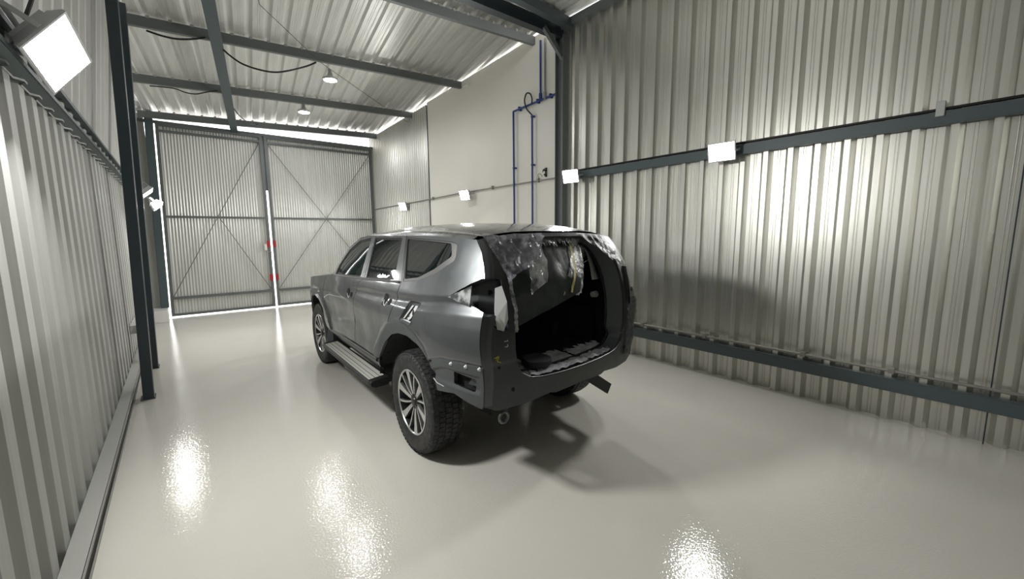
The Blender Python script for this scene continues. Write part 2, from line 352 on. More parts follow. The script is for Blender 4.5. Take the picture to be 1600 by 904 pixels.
# ------------------------------------------------------------------ gate
def gate_leaf(name, x0, x1, yc, swing, label, zb=.018):
    root = empty(name, (x0 if swing >= 0 else x1, yc, 0), 0, label, 'gate', kind='structure')
    ox = root.location.x; a, b = x0-ox, x1-ox
    fr = MB(); t_ = .055; d = .05; Z = 3.79
    fr.box((a, -d, zb), (a+t_, 0, Z)); fr.box((b-t_, -d, zb), (b, 0, Z))
    for z0_, z1_ in ((zb, zb+.05), (Z-.05, Z), (.36, .41), (1.995, 2.035), (3.63, 3.67)): fr.box((a+t_, -d, z0_), (b-t_, 0, z1_))
    fr.build('gate_frame', M['steel_grey'], root)
    L = b-a-.02; prof = wave_profile(L, .052, .016, 6)
    vs = []; fs = []
    for s, h in prof: vs += [(a+.01+s, .026-h, zb+.02), (a+.01+s, .026-h, Z-.01)]
    for i in range(len(prof)-1): fs.append((2*i, 2*i+2, 2*i+3, 2*i+1))
    MB().add(vs, fs).build('gate_sheet', M['gate'], root, auto=70, fix=False)
    br = MB(); mx, mz = (a+b)/2, 2.0
    mid = ((a+b)/2, -.045, 2.02)
    for p, q in (((a+t_, -.045, .41), (b-t_, -.045, 3.63)), (mid if name == 'door_1' else (a+t_, -.045, 3.63), (b-t_, -.045, .41))): br.tube([p, q], .007, 8)
    br.build('brace_rod', M['steel_grey'], root)
    return root
g1 = gate_leaf('door_1', -.205, 1.655, YG+.0, 1, 'left leaf of the tall ribbed steel gate')
for ch in g1.children:
    for v_ in ch.data.vertices: v_.co.x += .0235*v_.co.z*max(0, 1-v_.co.x/1.86)
g1.rotation_euler = (0, 0, math.radians(-.5))
g2 = gate_leaf('door_2', 1.70, 4.08, YG+.02, -1, 'wider leaf of the tall ribbed steel gate, behind the car')
lm = MB(); lm.box((.02, -.075, 1.36), (.09, -.05, 1.52)); lm.box((.02, -.075, .62), (.09, -.05, .76))
for z in (1.44, .69):
    MB().box((1.86-.075, -.075, z-.07), (1.86-.02, -.051, z+.07)).build('lock_plate', M['red'], g1)
    MB().box((-2.38+.015, -.075, z-.07), (-2.38+.06, -.051, z+.07)).build('lock_plate', M['red'], g2)
MB().box((1.86-.125, -.08, 1.30), (1.86-.08, -.051, 1.44)).build('lock_box', M['white'], g1)
MB().tube([(1.80, -.07, 1.26), (1.87, -.075, 1.26)], .012, 10).build('bolt', M['conduit'], g1)
MB().box((4.605, .07, 0), (4.612, .078, 4.55)).build('trim_8', M['steel_dark'], kind='structure', label='thin dark sheet joint line on the ribbed wall', cat='trim')
# lintel over the gate
MB().box((-.62, YG-.04, 3.78), (4.14, YG+.03, 3.835)).build('trim_4', M['steel_grey'], kind='structure', label='steel bar above both gate leaves', cat='trim')
MB().box((-.66, YG-.03, 0), (-.275, YG-.01, 4.0)).build('trim_7', M['wall_left'], kind='structure', label='pale sheet closing the corner behind the post', cat='trim')
MB().box((1.64, YG+.03, 2.62), (1.72, YG+.05, 3.80)).build('trim_5', M['steel_grey'], kind='structure', label='strip covering the upper gap between the gate leaves', cat='trim')
MB().box((4.08, YG-.02, 0), (4.13, YG+.05, 3.82)).build('trim_6', M['steel_light'], kind='structure', label='pale post at the wall side of the gate', cat='trim')

# ------------------------------------------------------------------ pipes and cables on the cream panel
def onwall(y, z, off=.05):
    k = (y-RA[1])/(RB[1]-RA[1]); return (RA[0]+(RB[0]-RA[0])*k-.02-off, y, z)
p = MB(); p.tube([onwall(5.53, 0.05), onwall(5.53, 3.60)], .016); p.tube([onwall(5.53, 3.60), onwall(4.95, 3.64), onwall(4.64, 3.66)], .016)
for y in (5.40, 5.0, 4.74): q = onwall(y, 3.61+(5.5-y)*.07, .03); p.box((q[0]-.03, q[1]-.015, q[2]-.03), (q[0]+.03, q[1]+.015, q[2]+.03))
for z in (.7, 1.7, 2.7): q = onwall(5.53, z, .02); p.box((q[0]-.04, q[1]-.022, z-.012), (q[0]+.02, q[1]+.022, z+.012))
p.build('air_pipe', M['blue'], auto=40, label='blue air pipe rising up the cream panel then turning toward the column', cat='pipe')
p = MB(); p.tube([onwall(5.11, .05), onwall(5.11, 3.46)], .015)
for z in (.7, 1.7, 2.7, 3.44): q = onwall(5.11, z, .02); p.box((q[0]-.04, q[1]-.022, z-.012), (q[0]+.02, q[1]+.022, z+.012))
p.build('air_pipe', M['blue'], auto=40, label='blue air drop pipe ending below the black hose loop', cat='pipe')
for y, r_, c_, lab in ((4.93, .016, 'blue', 'blue twin pipe from the roof, the one farther from the column'), (4.84, .013, 'conduit', 'grey twin pipe from the roof, the one closer to the column')):
    p = MB(); p.tube([onwall(y, 3.65), onwall(y, 4.50)], r_)
    p.tube([onwall(y, 3.63), onwall(y, 3.74)], r_*1.7)
    p.build('air_pipe', M[c_], auto=40, label=lab, cat='pipe')
h = spline([onwall(5.11, 3.46), onwall(5.19, 3.56, .08), onwall(5.23, 3.69, .09), onwall(5.19, 3.79, .09), onwall(5.11, 3.77, .09), onwall(5.08, 3.69, .08), onwall(5.11, 3.62, .06)])
MB().tube(h, .011).build('air_hose', M['cable'], auto=40, label='black hose loop joining the blue pipes on the cream panel', cat='hose')
mb = MB(); mb.tube([onwall(10.7, 2.27, .03), onwall(8.9, 2.33, .03), onwall(6.9, 2.41, .03), onwall(4.66, 2.45, .03)], .012)
for y, z in ((8.0, 2.37), (6.1, 2.43), (5.0, 2.45)): q = onwall(y, z, .03); mb.box((q[0]-.02, q[1]-.015, z-.03), (q[0]+.02, q[1]+.015, z+.03))
mb.build('conduit_pipe', M['conduit'], auto=40, label='thin grey conduit running along the cream panel at lamp height', cat='pipe')
v = MB(); q = Vector(onwall(4.86, 2.56, .0)); v.bar(q+Vector((0, 0, .07)), q+Vector((0, 0, -.07)), .035, .03, (1, 0, 0)); v.tube([q+Vector((0, 0, .03)), q+Vector((-.07, 0, .03))], .012); v.tube([q+Vector((0, 0, -.04)), q+Vector((-.05, -.01, -.04))], .014); v.tube([q+Vector((-.06, -.02, .05)), q+Vector((-.06, .02, .0))], .007)
v.build('air_valve', M['cable'], auto=40, label='small dark valve fitting on the cream panel above the conduit', cat='valve')
MB().tube(spline([onwall(4.98, 2.47, .02), onwall(5.0, 2.52, .04), onwall(4.96, 2.55, .04), onwall(4.92, 2.50, .02)]), .005).build('hook', M['conduit'], auto=40, label='small wire hook just beside the dark valve', cat='hook')
MB().tube([(4.42, 6.88, 4.33), (4.36, 6.62, 4.29)], .018).build('pipe_stub', M['white'], auto=40, label='pale pipe stub sticking out at a purlin end', cat='pipe')
for pts, lab in (
    ([(-.05, 6.93, 4.08), (.08, 6.93, 4.06), (.23, 6.93, 4.06), (.39, 6.93, 4.10), (.53, 6.94, 4.16)], 'short black cable sagging from the first purlin to the rafter, pale wall side'),
    ([(.58, 6.94, 4.15), (.69, 6.94, 4.08), (.79, 6.94, 4.0), (.92, 6.94, 3.93), (1.11, 6.94, 3.90), (1.31, 6.94, 3.91), (1.51, 6.94, 3.98), (1.73, 6.96, 4.09), (1.88, 6.99, 4.19)], 'long black cable sagging from the rafter to the round lamp'),
    ([(-.1, 8.73, 3.92), (.1, 8.7, 3.93), (.22, 8.7, 3.93), (.33, 8.7, 3.90), (.46, 8.7, 3.90), (.59, 8.7, 3.95), (.76, 8.73, 4.02)], 'thin black cable sagging along the second purlin to the rafter'),
    ([(.84, 8.76, 4.03), (1.00, 9.2, 3.93), (1.16, 9.6, 3.86), (1.36, 10.0, 3.85), (1.55, 10.42, 3.94)], 'thin black cable dropping from the rafter to the purlin by the gate')):
    MB().tube(spline(pts, 6), .012 if 'thin' not in lab else .009, 8).build('cable', M['cable'], auto=40, label=lab, cat='cable')
MB().tube(spline([(-.42, 3.2, 2.86), (-.41, 3.02, 2.76), (-.40, 2.88, 2.66), (-.42, 2.80, 2.54)], 6), .008, 8).build('cable', M['cable'], auto=40, label='black lead dropping to the large floodlight closest to the camera', cat='cable')
MB().tube([(.80, 5.0, 4.42), (1.01, 5.93, 4.30), (1.99, 7.14, 4.26), (3.22, 8.09, 4.14), (4.30, 8.98, 4.10)], .0045, 6).build('wire', M['wire'], auto=40, label='thin straight wire stretched slantwise under the whole roof', cat='wire')

# ================================================================== the car
def paint(name, c, metal=.55, rough=.36, coat=.6):
    m = mat(name, c, rough, metal); b = m.node_tree.nodes['Principled BSDF']
    b.inputs['Coat Weight'].default_value = coat; b.inputs['Coat Roughness'].default_value = .06
    t = tex_noise(m, 5, (1, 1, 1), 4); n, l, b = nodes(m); r2 = ramp(m, t.outputs['Fac'], [(.35, (rough-.05,)*3), (.7, (rough+.1,)*3)]); l.new(r2.outputs[0], b.inputs['Roughness']); return m
M['paint'] = paint('grey_metallic_paint', (.080, .087, .092), .45, .34, .5)
M['paint_in'] = paint('dark_grey_inner_paint', (.045, .052, .054), .2, .42, .2)
M['flare'] = paint('dull_grey_arch', (.060, .067, .070), .15, .5, .15)
M['roofpaint'] = paint('roof_paint', (.085, .09, .093), .5, .26, .8)
M['chrome'] = mat('bright_metal_trim', (.20, .20, .20), .4, 1.0)
M['alu'] = mat('machined_alloy', (.60, .60, .60), .28, .9)
M['alu_dark'] = mat('black_alloy_recess', (.012, .012, .014), .35, .3)
M['tyre'] = mat('tyre_rubber', (.018, .018, .019), .62)
m = M['tyre']; t = tex_noise(m, 30, (1, 1, 1), 3); r = ramp(m, t.outputs['Fac'], [(.45, (.013, .013, .014)), (.75, (.05, .05, .048))]); nodes(m)[1].new(r.outputs[0], nodes(m)[2].inputs['Base Color'])
M['trimblack'] = mat('black_plastic', (.010, .010, .011), .5)
M['well'] = mat('black_underseal', (.006, .006, .007), .8)
M['cloth'] = mat('dark_seat_cloth', (.012, .012, .013), .9)
M['greytrim'] = mat('light_grey_interior_trim', (.78, .78, .76), .6)
M['tread'] = mat('step_tread_aluminium', (.62, .61, .56), .4, .2)
M['primer'] = mat('bright_bare_metal', (.62, .63, .63), .35, .25)
def glassmat(name, c, a):
    m = mat(name, c, .02, 0); b = m.node_tree.nodes['Principled BSDF']; b.inputs['Alpha'].default_value = a; b.inputs['Specular IOR Level'].default_value = .9; b.inputs['IOR'].default_value = 1.6
    return m
M['glass'] = glassmat('tinted_glass', (.004, .006, .006), .965)
M['glass_front'] = glassmat('front_glass', (.008, .016, .014), .90)
def filmmat(name, c, lo, hi, rough=.18, sc=9):
    m = mat(name, c, rough, 0); n, l, b = nodes(m); b.inputs['Specular IOR Level'].default_value = .8
    t = tex_noise(m, sc, (1, 1, 1), 5, .65); r = ramp(m, t.outputs['Fac'], [(.38, (lo,)*3), (.68, (hi,)*3)]); l.new(r.outputs[0], b.inputs['Alpha'])
    bump(m, t.outputs['Fac'], .9, .025); return m
M['film'] = filmmat('clear_plastic_film', (.78, .79, .82), .12, .92)
M['film_grey'] = filmmat('dusty_plastic_film', (.30, .30, .35), .30, .95, .18)
M['film_pillar'] = filmmat('dark_plastic_film', (.05, .055, .062), .4, 1.0, .32, 14)
M['film_dark'] = mat('dark_green_masking_film', (.022, .030, .029), .28, 0); M['film_dark'].node_tree.nodes['Principled BSDF'].inputs['Alpha'].default_value = .93
m = M['film_dark']; t = tex_noise(m, 4, (1, 1, 1), 4); bump(m, t.outputs['Fac'], .35, .03)
m = mat('dusty_film_on_sill', (.45, .44, .50), .35); M['dust'] = m; t = tex_noise(m, 12, (1, 1, 1), 6, .7); r = ramp(m, t.outputs['Fac'], [(.28, (.25, .25, .32)), (.46, (.62, .62, .68)), (.66, (.88, .88, .92))]); nodes(m)[1].new(r.outputs[0], nodes(m)[2].inputs['Base Color']); bump(m, t.outputs['Fac'], .8, .02)
M['tape'] = mat('yellow_masking_tape', (.55, .50, .16), .6)
M['clearlens'] = mat('clear_lens', (.42, .44, .45), .12, .5)
m = M['clearlens']; t = tex_noise(m, 18, (1, 1, 1), 3); r = ramp(m, t.outputs['Fac'], [(.4, (.10, .105, .11)), (.6, (.62, .64, .65))]); nodes(m)[1].new(r.outputs[0], nodes(m)[2].inputs['Base Color'])
M['yellow'] = mat('yellow_crayon', (.45, .42, .05), .7)
M['whitemark'] = mat('white_crayon', (.6, .6, .58), .7)

SH = .10
CAR = empty('car', (2.13, 2.72, 0), math.radians(-1.563), 'grey metallic off-road car with its tailgate, rear lamps and rear bumper removed', 'car')
def ip(x, xs, ys):
    if x <= xs[0]: return ys[0]
    for i in range(1, len(xs)):
        if x <= xs[i]: k = (x-xs[i-1])/(xs[i]-xs[i-1]); return ys[i-1]+(ys[i]-ys[i-1])*k
    return ys[-1]
def sm(e0, e1, x): t_ = max(0, min(1, (x-e0)/(e1-e0))); return t_*t_*(3-2*t_)
def sips(x, xs, ys):   # smooth (Catmull) interpolation
    if x <= xs[0]: return ys[0]
    if x >= xs[-1]: return ys[-1]
    i = 0
    while xs[i+1] < x: i += 1
    h = xs[i+1]-xs[i]; t_ = (x-xs[i])/h
    def sl(j):
        if j == 0: return (ys[1]-ys[0])/(xs[1]-xs[0])
        if j == len(xs)-1: return (ys[-1]-ys[-2])/(xs[-1]-xs[-2])
        return (ys[j+1]-ys[j-1])/(xs[j+1]-xs[j-1])
    m0, m1 = sl(i)*h, sl(i+1)*h
    return (2*t_**3-3*t_*t_+1)*ys[i]+(t_**3-2*t_*t_+t_)*m0+(-2*t_**3+3*t_*t_)*ys[i+1]+(t_**3-t_*t_)*m1
ZB = [.30, .45, .60, .78, .98, 1.08, 1.18, 1.27, 1.40, 1.58, 1.68]
WB = [.82, .855, .885, .893, .902, .892, .880, .846, .795, .720, .665]
ARCH_R = [(.86, .25), (.822, .30), (.662, .572), (.476, .747), (.297, .845), (.143, .884), (-.027, .894), (-.17, .868), (-.30, .80), (-.38, .70), (-.41, .60), (-.42, .55)]
ARCH_F = [(2.30, .25), (2.29, .45), (2.35, .62), (2.47, .76), (2.63, .85), (2.80, .875), (2.97, .85), (3.13, .76), (3.24, .62), (3.29, .45), (3.29, .3)]
def dist_poly(p, poly):
    best = 9
    for i in range(len(poly)-1):
        ax, ay = poly[i]; bx, by = poly[i+1]; dx, dy = bx-ax, by-ay
        t_ = max(0, min(1, ((p[0]-ax)*dx+(p[1]-ay)*dy)/(dx*dx+dy*dy))); d = math.hypot(p[0]-ax-dx*t_, p[1]-ay-dy*t_)
        best = min(best, d)
    return best
def zcrease(v): return ip(v, [-.85, -.52, .05, .55, 1.3, 2.4], [1.245, 1.235, 1.185, 1.165, 1.135, 1.10])
def W(v, z):
    w_ = sips(z, ZB, WB)
    if v < -.30: w_ -= .095*min(1.4, ((-v-.30)/.56))**2.2
    if v > 3.0: w_ -= .25*((v-3.0)/.6)**2
    # character line under the windows
    k = 1-sm(.9, 1.5, v)
    dz = z-zcrease(v)
    if dz < 0 and k > 0: w_ -= k*.020*(sm(0, -.045, dz) if dz > -.045 else 1-sm(-.045, -.115, dz))
    # rear hip
    w_ += .016*sm(.9, -.1, v)*sm(.70, .98, z)*(1-sm(1.05, 1.17, z))
    # hollow of the door flanks
    w_ -= .014*math.exp(-((z-.78)/.13)**2)*sm(.75, 1.1, v)*(1-sm(2.1, 2.4, v))
    # arch flares
    for A in (ARCH_R, ARCH_F):
        if abs(v-A[5][0]) < .85 and z < 1.02:
            d = dist_poly((v, z), A)
            if d < .13: w_ += (.008 if A is ARCH_R else .022)*(1-sm(.085, .125, d))*sm(-.30, -.12, v) - (.13 if A is ARCH_R else .05)*max(0, .09-d)*(sm(-.36, -.2, v) if z < .86 else 1)
    # lower corner where the bumper sat
    if v < -.20:
        zs = ip(v, [-.86, -.7, -.5, -.35, -.22], [.85, .852, .835, .79, .70])
        w_ -= .014*math.exp(-((z-zs)/.009)**2)
        if z < zs: w_ -= .006*sm(0, .012, zs-z)
        pz = ip(v, [-.84, -.5, -.36], [.79, .79, .74])
        if v < -.34 and .655 < z < pz and v > -.83: w_ -= .016*sm(0, .02, pz-z)*sm(0, .05, z-.655)*sm(-.34, -.38, v)*sm(-.83, -.81, v)
    return w_
CZ = [.50, .61, .72, .85, .92, 1.03, 1.135, 1.17, 1.22, 1.30, 1.355, 1.41, 1.499, 1.583, 1.66]
CV = [-.83, -.84, -.85, -.855, -.856, -.854, -.85, -.845, -.838, -.82, -.80, -.776, -.725, -.656, -.585]
def vc(z): return ip(z, CZ, CV)
def uc(z): return W(vc(z), z)
def V(u, z):
    bow = .105*(1-sm(1.3, 1.6, z)*.45)
    return vc(z)-bow*(1-min(1.3, (abs(u)/uc(z))**2))
def sheared(p): return (p[0], p[1]+SH*(p[0]+.885), p[2])
def side_f(s):
    return lambda a, b: Vector(sheared((s*W(a, b), a, b)))
def rear_f(off=0): return lambda a, b: Vector(sheared((a, V(a, b)+off, b)))
def inside(p, poly):
    x, y = p; c = False; j = len(poly)-1
    for i in range(len(poly)):
        xi, yi = poly[i]; xj, yj = poly[j]
        if (yi > y) != (yj > y) and x < (xj-xi)*(y-yi)/(yj-yi)+xi: c = not c
        j = i
    return c
def roundpoly(pts, r, n=4):
    out = []; N = len(pts)
    for i in range(N):
        p = Vector(pts[i]); a = Vector(pts[i-1]); b_ = Vector(pts[(i+1) % N]); da, db = a-p, b_-p
        k = min(r, da.length*.45, db.length*.45); s = p+da.normalized()*k; e = p+db.normalized()*k
        for j in range(n+1): t_ = j/n; q = s*(1-t_)**2+p*2*t_*(1-t_)+e*t_*t_; out.append((q.x, q.y))
    return out
def insetpoly(pts, d):
    N = len(pts); ar = sum(pts[i][0]*pts[(i+1) % N][1]-pts[(i+1) % N][0]*pts[i][1] for i in range(N)); sg = 1 if ar > 0 else -1; out = []
    for i in range(N):
        p = Vector(pts[i]); a = Vector(pts[i-1]); b_ = Vector(pts[(i+1) % N]); e1 = (p-a).normalized(); e2 = (b_-p).normalized()
        n1 = Vector((-e1.y, e1.x))*sg; n2 = Vector((-e2.y, e2.x))*sg; nn = (n1+n2)
        if nn.length < 1e-6: nn = n1
        nn.normalize(); c = max(.5, nn.dot(n1)); q = p+nn*d/c; out.append((q.x, q.y))
    return out
def dens(poly, sp):
    out = []
    for i in range(len(poly)):
        a, b_ = poly[i], poly[(i+1) % len(poly)]; L = math.hypot(b_[0]-a[0], b_[1]-a[1]); k = max(1, int(math.ceil(L/sp)))
        if L < 1e-6: continue
        for j in range(k): out.append((a[0]+(b_[0]-a[0])*j/k, a[1]+(b_[1]-a[1])*j/k))
    return out
def panel(name, outline, holes, f, m, parent, sp=.03, thick=.014, out=(-1, 0, 0), rim=True, off=0, **kw):
    loops = [dens(outline, sp)]+[dens(h, sp*.7) for h in holes]
    pts = []; edges = []; lens = []
    for lp in loops:
        k = len(pts); pts += lp; edges += [(k+i, k+(i+1) % len(lp)) for i in range(len(lp))]; lens.append((k, len(lp)))
    xs = [p[0] for p in loops[0]]; ys = [p[1] for p in loops[0]]; nb = len(pts)
    bpts = list(pts); x = min(xs)+sp/2; row = 0; cells = {}
    for p in bpts: cells.setdefault((int(p[0]//sp), int(p[1]//sp)), []).append(p)
    while x < max(xs):
        y = min(ys)+sp/2
        while y < max(ys):
            p = (x, y); ci, cj = int(x//sp), int(y//sp)
            near = any((q[0]-x)**2+(q[1]-y)**2 < (.45*sp)**2 for i in (-1, 0, 1) for j in (-1, 0, 1) for q in cells.get((ci+i, cj+j), []))
            if not near and inside(p, loops[0]) and not any(inside(p, h) for h in loops[1:]): pts.append(p)
            y += sp
        x += sp
    vo, eo, fo, ov, oe, of_ = geometry.delaunay_2d_cdt([Vector(p) for p in pts], edges, [], 0, 1e-6)
    faces = []
    for f_ in fo:
        c = (sum(vo[i].x for i in f_)/3, sum(vo[i].y for i in f_)/3)
        if inside(c, loops[0]) and not any(inside(c, h) for h in loops[1:]): faces.append(tuple(f_))
    vs = []; ns = []; outv = Vector(out)
    h = .004
    def nrm(a, b_):
        n_ = (f(a+h, b_)-f(a-h, b_)).cross(f(a, b_+h)-f(a, b_-h)).normalized()
        return n_ if n_.dot(outv) > 0 else -n_
    for v_ in vo:
        n_ = nrm(v_.x, v_.y); vs.append(f(v_.x, v_.y)+n_*off); ns.append(n_)
    # winding
    ff = []
    for t_ in faces:
        a, b_, c = (vs[i] for i in t_); g = (b_-a).cross(c-a); ff.append(t_ if g.dot(ns[t_[0]]) > 0 else t_[::-1])
    if rim:
        for li, (k, L) in enumerate(lens):
            lp = loops[li]; top = []; low = []
            for i in range(L):
                p = lp[i]; n_ = nrm(*p); P = f(*p)+n_*off; top.append(P); low.append(P-n_*thick)
            for i in range(L):
                j = (i+1) % L; q = [top[i], top[j], low[j], low[i]]; n_ = (q[1]-q[0]).cross(q[3]-q[0])
                if n_.length < 1e-12: continue
                n_.normalize(); k0 = len(vs); vs += q; ns += [n_]*4; ff.append((k0, k0+1, k0+2, k0+3))
    me = bpy.data.meshes.new(name); me.from_pydata([tuple(v_) for v_ in vs], [], ff); me.update()
    o = link(name, me, m, parent, True, **kw)
    me.normals_split_custom_set_from_vertices([tuple(n_) for n_ in ns])
    return o
def lofted(name, f, n1, n2, m, parent, **kw):
    """f(s, t), s and t in 0..1 -> point"""
    vs = [tuple(f(i/n1, j/n2)) for i in range(n1+1) for j in range(n2+1)]
    fs = [(i*(n2+1)+j, (i+1)*(n2+1)+j, (i+1)*(n2+1)+j+1, i*(n2+1)+j+1) for i in range(n1) for j in range(n2)]
    return MB().add(vs, fs).build(name, m, parent, smooth=True, **kw)

# outlines in (along, height)
WIN_D = [(.135, 1.283), (.315, 1.580), (-.405, 1.550), (-.455, 1.470), (-.284, 1.382), (-.083, 1.312)]
TRIM_D = [(.150, 1.262), (.150, 1.285), (.335, 1.590), (-.400, 1.560), (-.474, 1.548), (-.503, 1.466), (-.494, 1.440), (-.318, 1.354), (-.088, 1.288)]
WIN_C = [(.312, 1.262), (.415, 1.586), (1.046, 1.586), (.948, 1.225)]
WIN_F = [(1.105, 1.222), (1.148, 1.586), (1.453, 1.558), (1.702, 1.460), (1.884, 1.296), (1.925, 1.190)]
FUEL = [(-.030, 1.145), (-.200, 1.150), (-.105, .985), (.085, .992)]
NOTCH = [(-.594, .772), (-.782, .757), (-.778, .678), (-.588, .692)]
QUARTER = [(.385, .805), (.35, .90), (.300, .979), (.228, 1.072), (.180, 1.195), (.165, 1.262), (.345, 1.602), (0, 1.600), (-.40, 1.588), (-.648, 1.574),
           (-.725, 1.497), (-.776, 1.408), (-.803, 1.350), (-.783, 1.342), (-.726, 1.320), (-.646, 1.287), (-.537, 1.226), (-.64, 1.208), (-.759, 1.190), (-.845, 1.165),
           (-.850, 1.135), (-.854, 1.03), (-.856, .92), (-.855, .85), (-.85, .72), (-.84, .61), (-.825, .585), (-.73, .600), (-.60, .632), (-.50, .615), (-.41, .600),
           (-.38, .70), (-.30, .80), (-.17, .868), (-.027, .894), (.143, .884), (.297, .845)]
RDOOR = [(.393, .80), (.358, .90), (.308, .979), (.236, 1.072), (.188, 1.195), (.173, 1.262), (.353, 1.602), (1.052, 1.602), (.985, 1.215), (1.065, 1.195), (1.145, 1.14), (1.235, 1.02), (1.285, .85), (1.305, .70), (1.315, .565),
         (.70, .555), (.662, .572), (.476, .747)]
FDOOR = [(1.060, 1.602), (.993, 1.215), (1.073, 1.195), (1.153, 1.14), (1.243, 1.02), (1.293, .85), (1.313, .70), (1.323, .565), (2.36, .535), (2.40, .62), (2.44, .74), (2.43, .95), (2.38, 1.05), (2.32, 1.146),
         (1.985, 1.190), (1.94, 1.302), (1.74, 1.482), (1.475, 1.590), (1.2, 1.604)]
FENDER = [(2.37, .535), (2.41, .62), (2.45, .74), (2.44, .95), (2.39, 1.05), (2.33, 1.146), (2.0, 1.192), (2.6, 1.13), (3.0, 1.09), (3.3, 1.04), (3.46, .97), (3.50, .80), (3.50, .45), (3.29, .42), (3.29, .45), (3.24, .62), (3.13, .76), (2.97, .85), (2.80, .875), (2.63, .85), (2.47, .76), (2.40, .66)]
for s in (-1, 1):
    F = side_f(s); o_ = (s, 0, 0); L = s < 0
    q = panel('quarter_panel', QUARTER, [roundpoly(TRIM_D, .02, 3), roundpoly(NOTCH, .012, 2)]+([roundpoly(FUEL, .03, 4)] if L else []), F, M['paint'], CAR, .0125 if L else .03, .03, o_)
    d = panel('rear_door', RDOOR, [roundpoly(WIN_C, .02, 3)], F, M['paint'], CAR, .026, .02, o_)
    e = panel('front_door', FDOOR, [roundpoly(WIN_F, .02, 3)], F, M['paint'], CAR, .026, .02, o_)
    panel('fender', FENDER, [], F, M['paint'], CAR, .03, .02, o_)
    panel('window_trim', roundpoly(insetpoly(TRIM_D, .002), .02, 3), [roundpoly(WIN_D, .02, 3)], F, M['chrome'] if L else M['trimblack'], q, .02, .012, o_, off=-.002, label='shiny bare metal window surround' if L else None)
    for P, nm, gm, par in ((WIN_D, 'window_glass', 'glass', q), (WIN_C, 'window_glass', 'glass', d), (WIN_F, 'window_glass', 'glass_front', e)):
        if P is not WIN_D: panel('window_seal', roundpoly(P, .02, 3), [roundpoly(insetpoly(P, .016), .02, 3)], F, M['trimblack'], par, .03, .008, o_, off=-.006)
        panel(nm, roundpoly(insetpoly(P, .014 if P is not WIN_D else .0), .02, 3), [], F, M[gm], par, .05, .004, o_, rim=False, off=-.010)
    # bright belt strip under the door windows
    for a, b_, par in ((.20, .985, d), (.993, 1.96, e)):
        lofted('belt_trim', lambda s_, t_, a=a, b_=b_: F(a+(b_-a)*s_, ip(a+(b_-a)*s_, [.2, 1.0, 1.96], [1.252, 1.216, 1.182])+.018*t_-.004)+Vector((s*(.004+.006*math.sin(math.pi*t_)), 0, 0)), 12, 4, M['chrome'], par)
    # duller arch flare and bumper corner
    FL = [(.72, .555), (.60, .715), (.52, .80), (.362, .914), (.193, .977), (-.034, .982), (-.17, .945), (-.27, .875), (-.345, .775), (-.376, .705), (-.30, .80), (-.17, .868), (-.027, .894), (.143, .884), (.297, .845), (.476, .747), (.662, .572)]
    panel('arch_flare', FL, [], F, M['flare'], q, .02, .01, o_, rim=False, off=.0018, label='dull dark grey wheel arch flare' if L else None)
    CN = [(-.352, .768), (-.41, .800), (-.50, .830), (-.70, .848), (-.852, .846), (-.85, .72), (-.84, .612), (-.825, .588), (-.73, .603), (-.60, .634), (-.50, .618), (-.412, .604), (-.383, .70)]
    panel('bumper_corner', CN, [roundpoly(NOTCH, .012, 2)], F, M['flare'], q, .0125 if L else .03, .01, o_, rim=False, off=.0018, label='dull grey bumper corner panel' if L else None)
    # liner of the rear wheel arch, wheel housings
    for A, c in ((ARCH_R, 0), (ARCH_F, 2.8)):
        pts = [p for p in A]
        lofted('arch_liner', lambda s_, t_, A=A: Vector(sheared((s*(W(A[min(len(A)-1, int(s_*(len(A)-1)+.5))][0], max(.45, A[min(len(A)-1, int(s_*(len(A)-1)+.5))][1]))-.022-.30*t_), A[min(len(A)-1, int(s_*(len(A)-1)+.5))][0], A[min(len(A)-1, int(s_*(len(A)-1)+.5))][1]+.004))), len(A)-1, 3, M['well'], CAR)
        b = MB(); b.box((min(s*.58, s*.56), c-.60, .40), (max(s*.58, s*.56), c+.60, 1.0)); b.v = [sheared(p) for p in b.v]; b.build('arch_liner', M['well'], CAR)
    # sill
    b = MB(); vs = []
    lofted('sill', lambda s_, t_: Vector(sheared((s*(.842-.012*math.cos(t_*math.pi*2)+.03*t_), .70+1.66*s_, .44+.12*t_))), 16, 8, M['paint'], CAR)
    lofted('sill_trim', lambda s_, t_: Vector(sheared((s*(.875+.010*math.sin(t_*math.pi)), .74+1.60*s_, .500+.042*t_))), 16, 5, M['chrome'], CAR, label='bright sill strip below the doors')
    # running board
    rb = MB(); prof = [(.80, .385), (.97, .372), (.985, .355), (.975, .325), (.93, .305), (.80, .31)]
    vs = []; fs = []; SV = [.66, .70, 2.26, 2.32]
    for i, v_ in enumerate(SV):
        for (u_, z_) in prof:
            k = .93 if i in (0, 3) else 1; vs.append(sheared((s*(.80+(u_-.80)*k), v_, z_)))
    for i in range(3):
        for j in range(6): fs.append((i*6+j, (i+1)*6+j, (i+1)*6+(j+1) % 6, i*6+(j+1) % 6))
    fs += [tuple(range(6)), tuple(range(18, 24))]
    stp = rb.add(vs, fs).build('running_board', M['trimblack'], CAR, bevel=.006)
    tr = MB()
    for u0, u1 in ((.825, .862), (.868, .905), (.911, .940), (.944, .965)):
        z = lambda u_: .385-.0765*(u_-.80)+.0035
        tr.add([sheared((s*u0, .72, z(u0))), sheared((s*u1, .72, z(u1))), sheared((s*u1, 2.22, z(u1))), sheared((s*u0, 2.22, z(u0)))], [(0, 1, 2, 3)])
    tr.build('step_tread', M['tread'], stp, label='pale ribbed step tread')
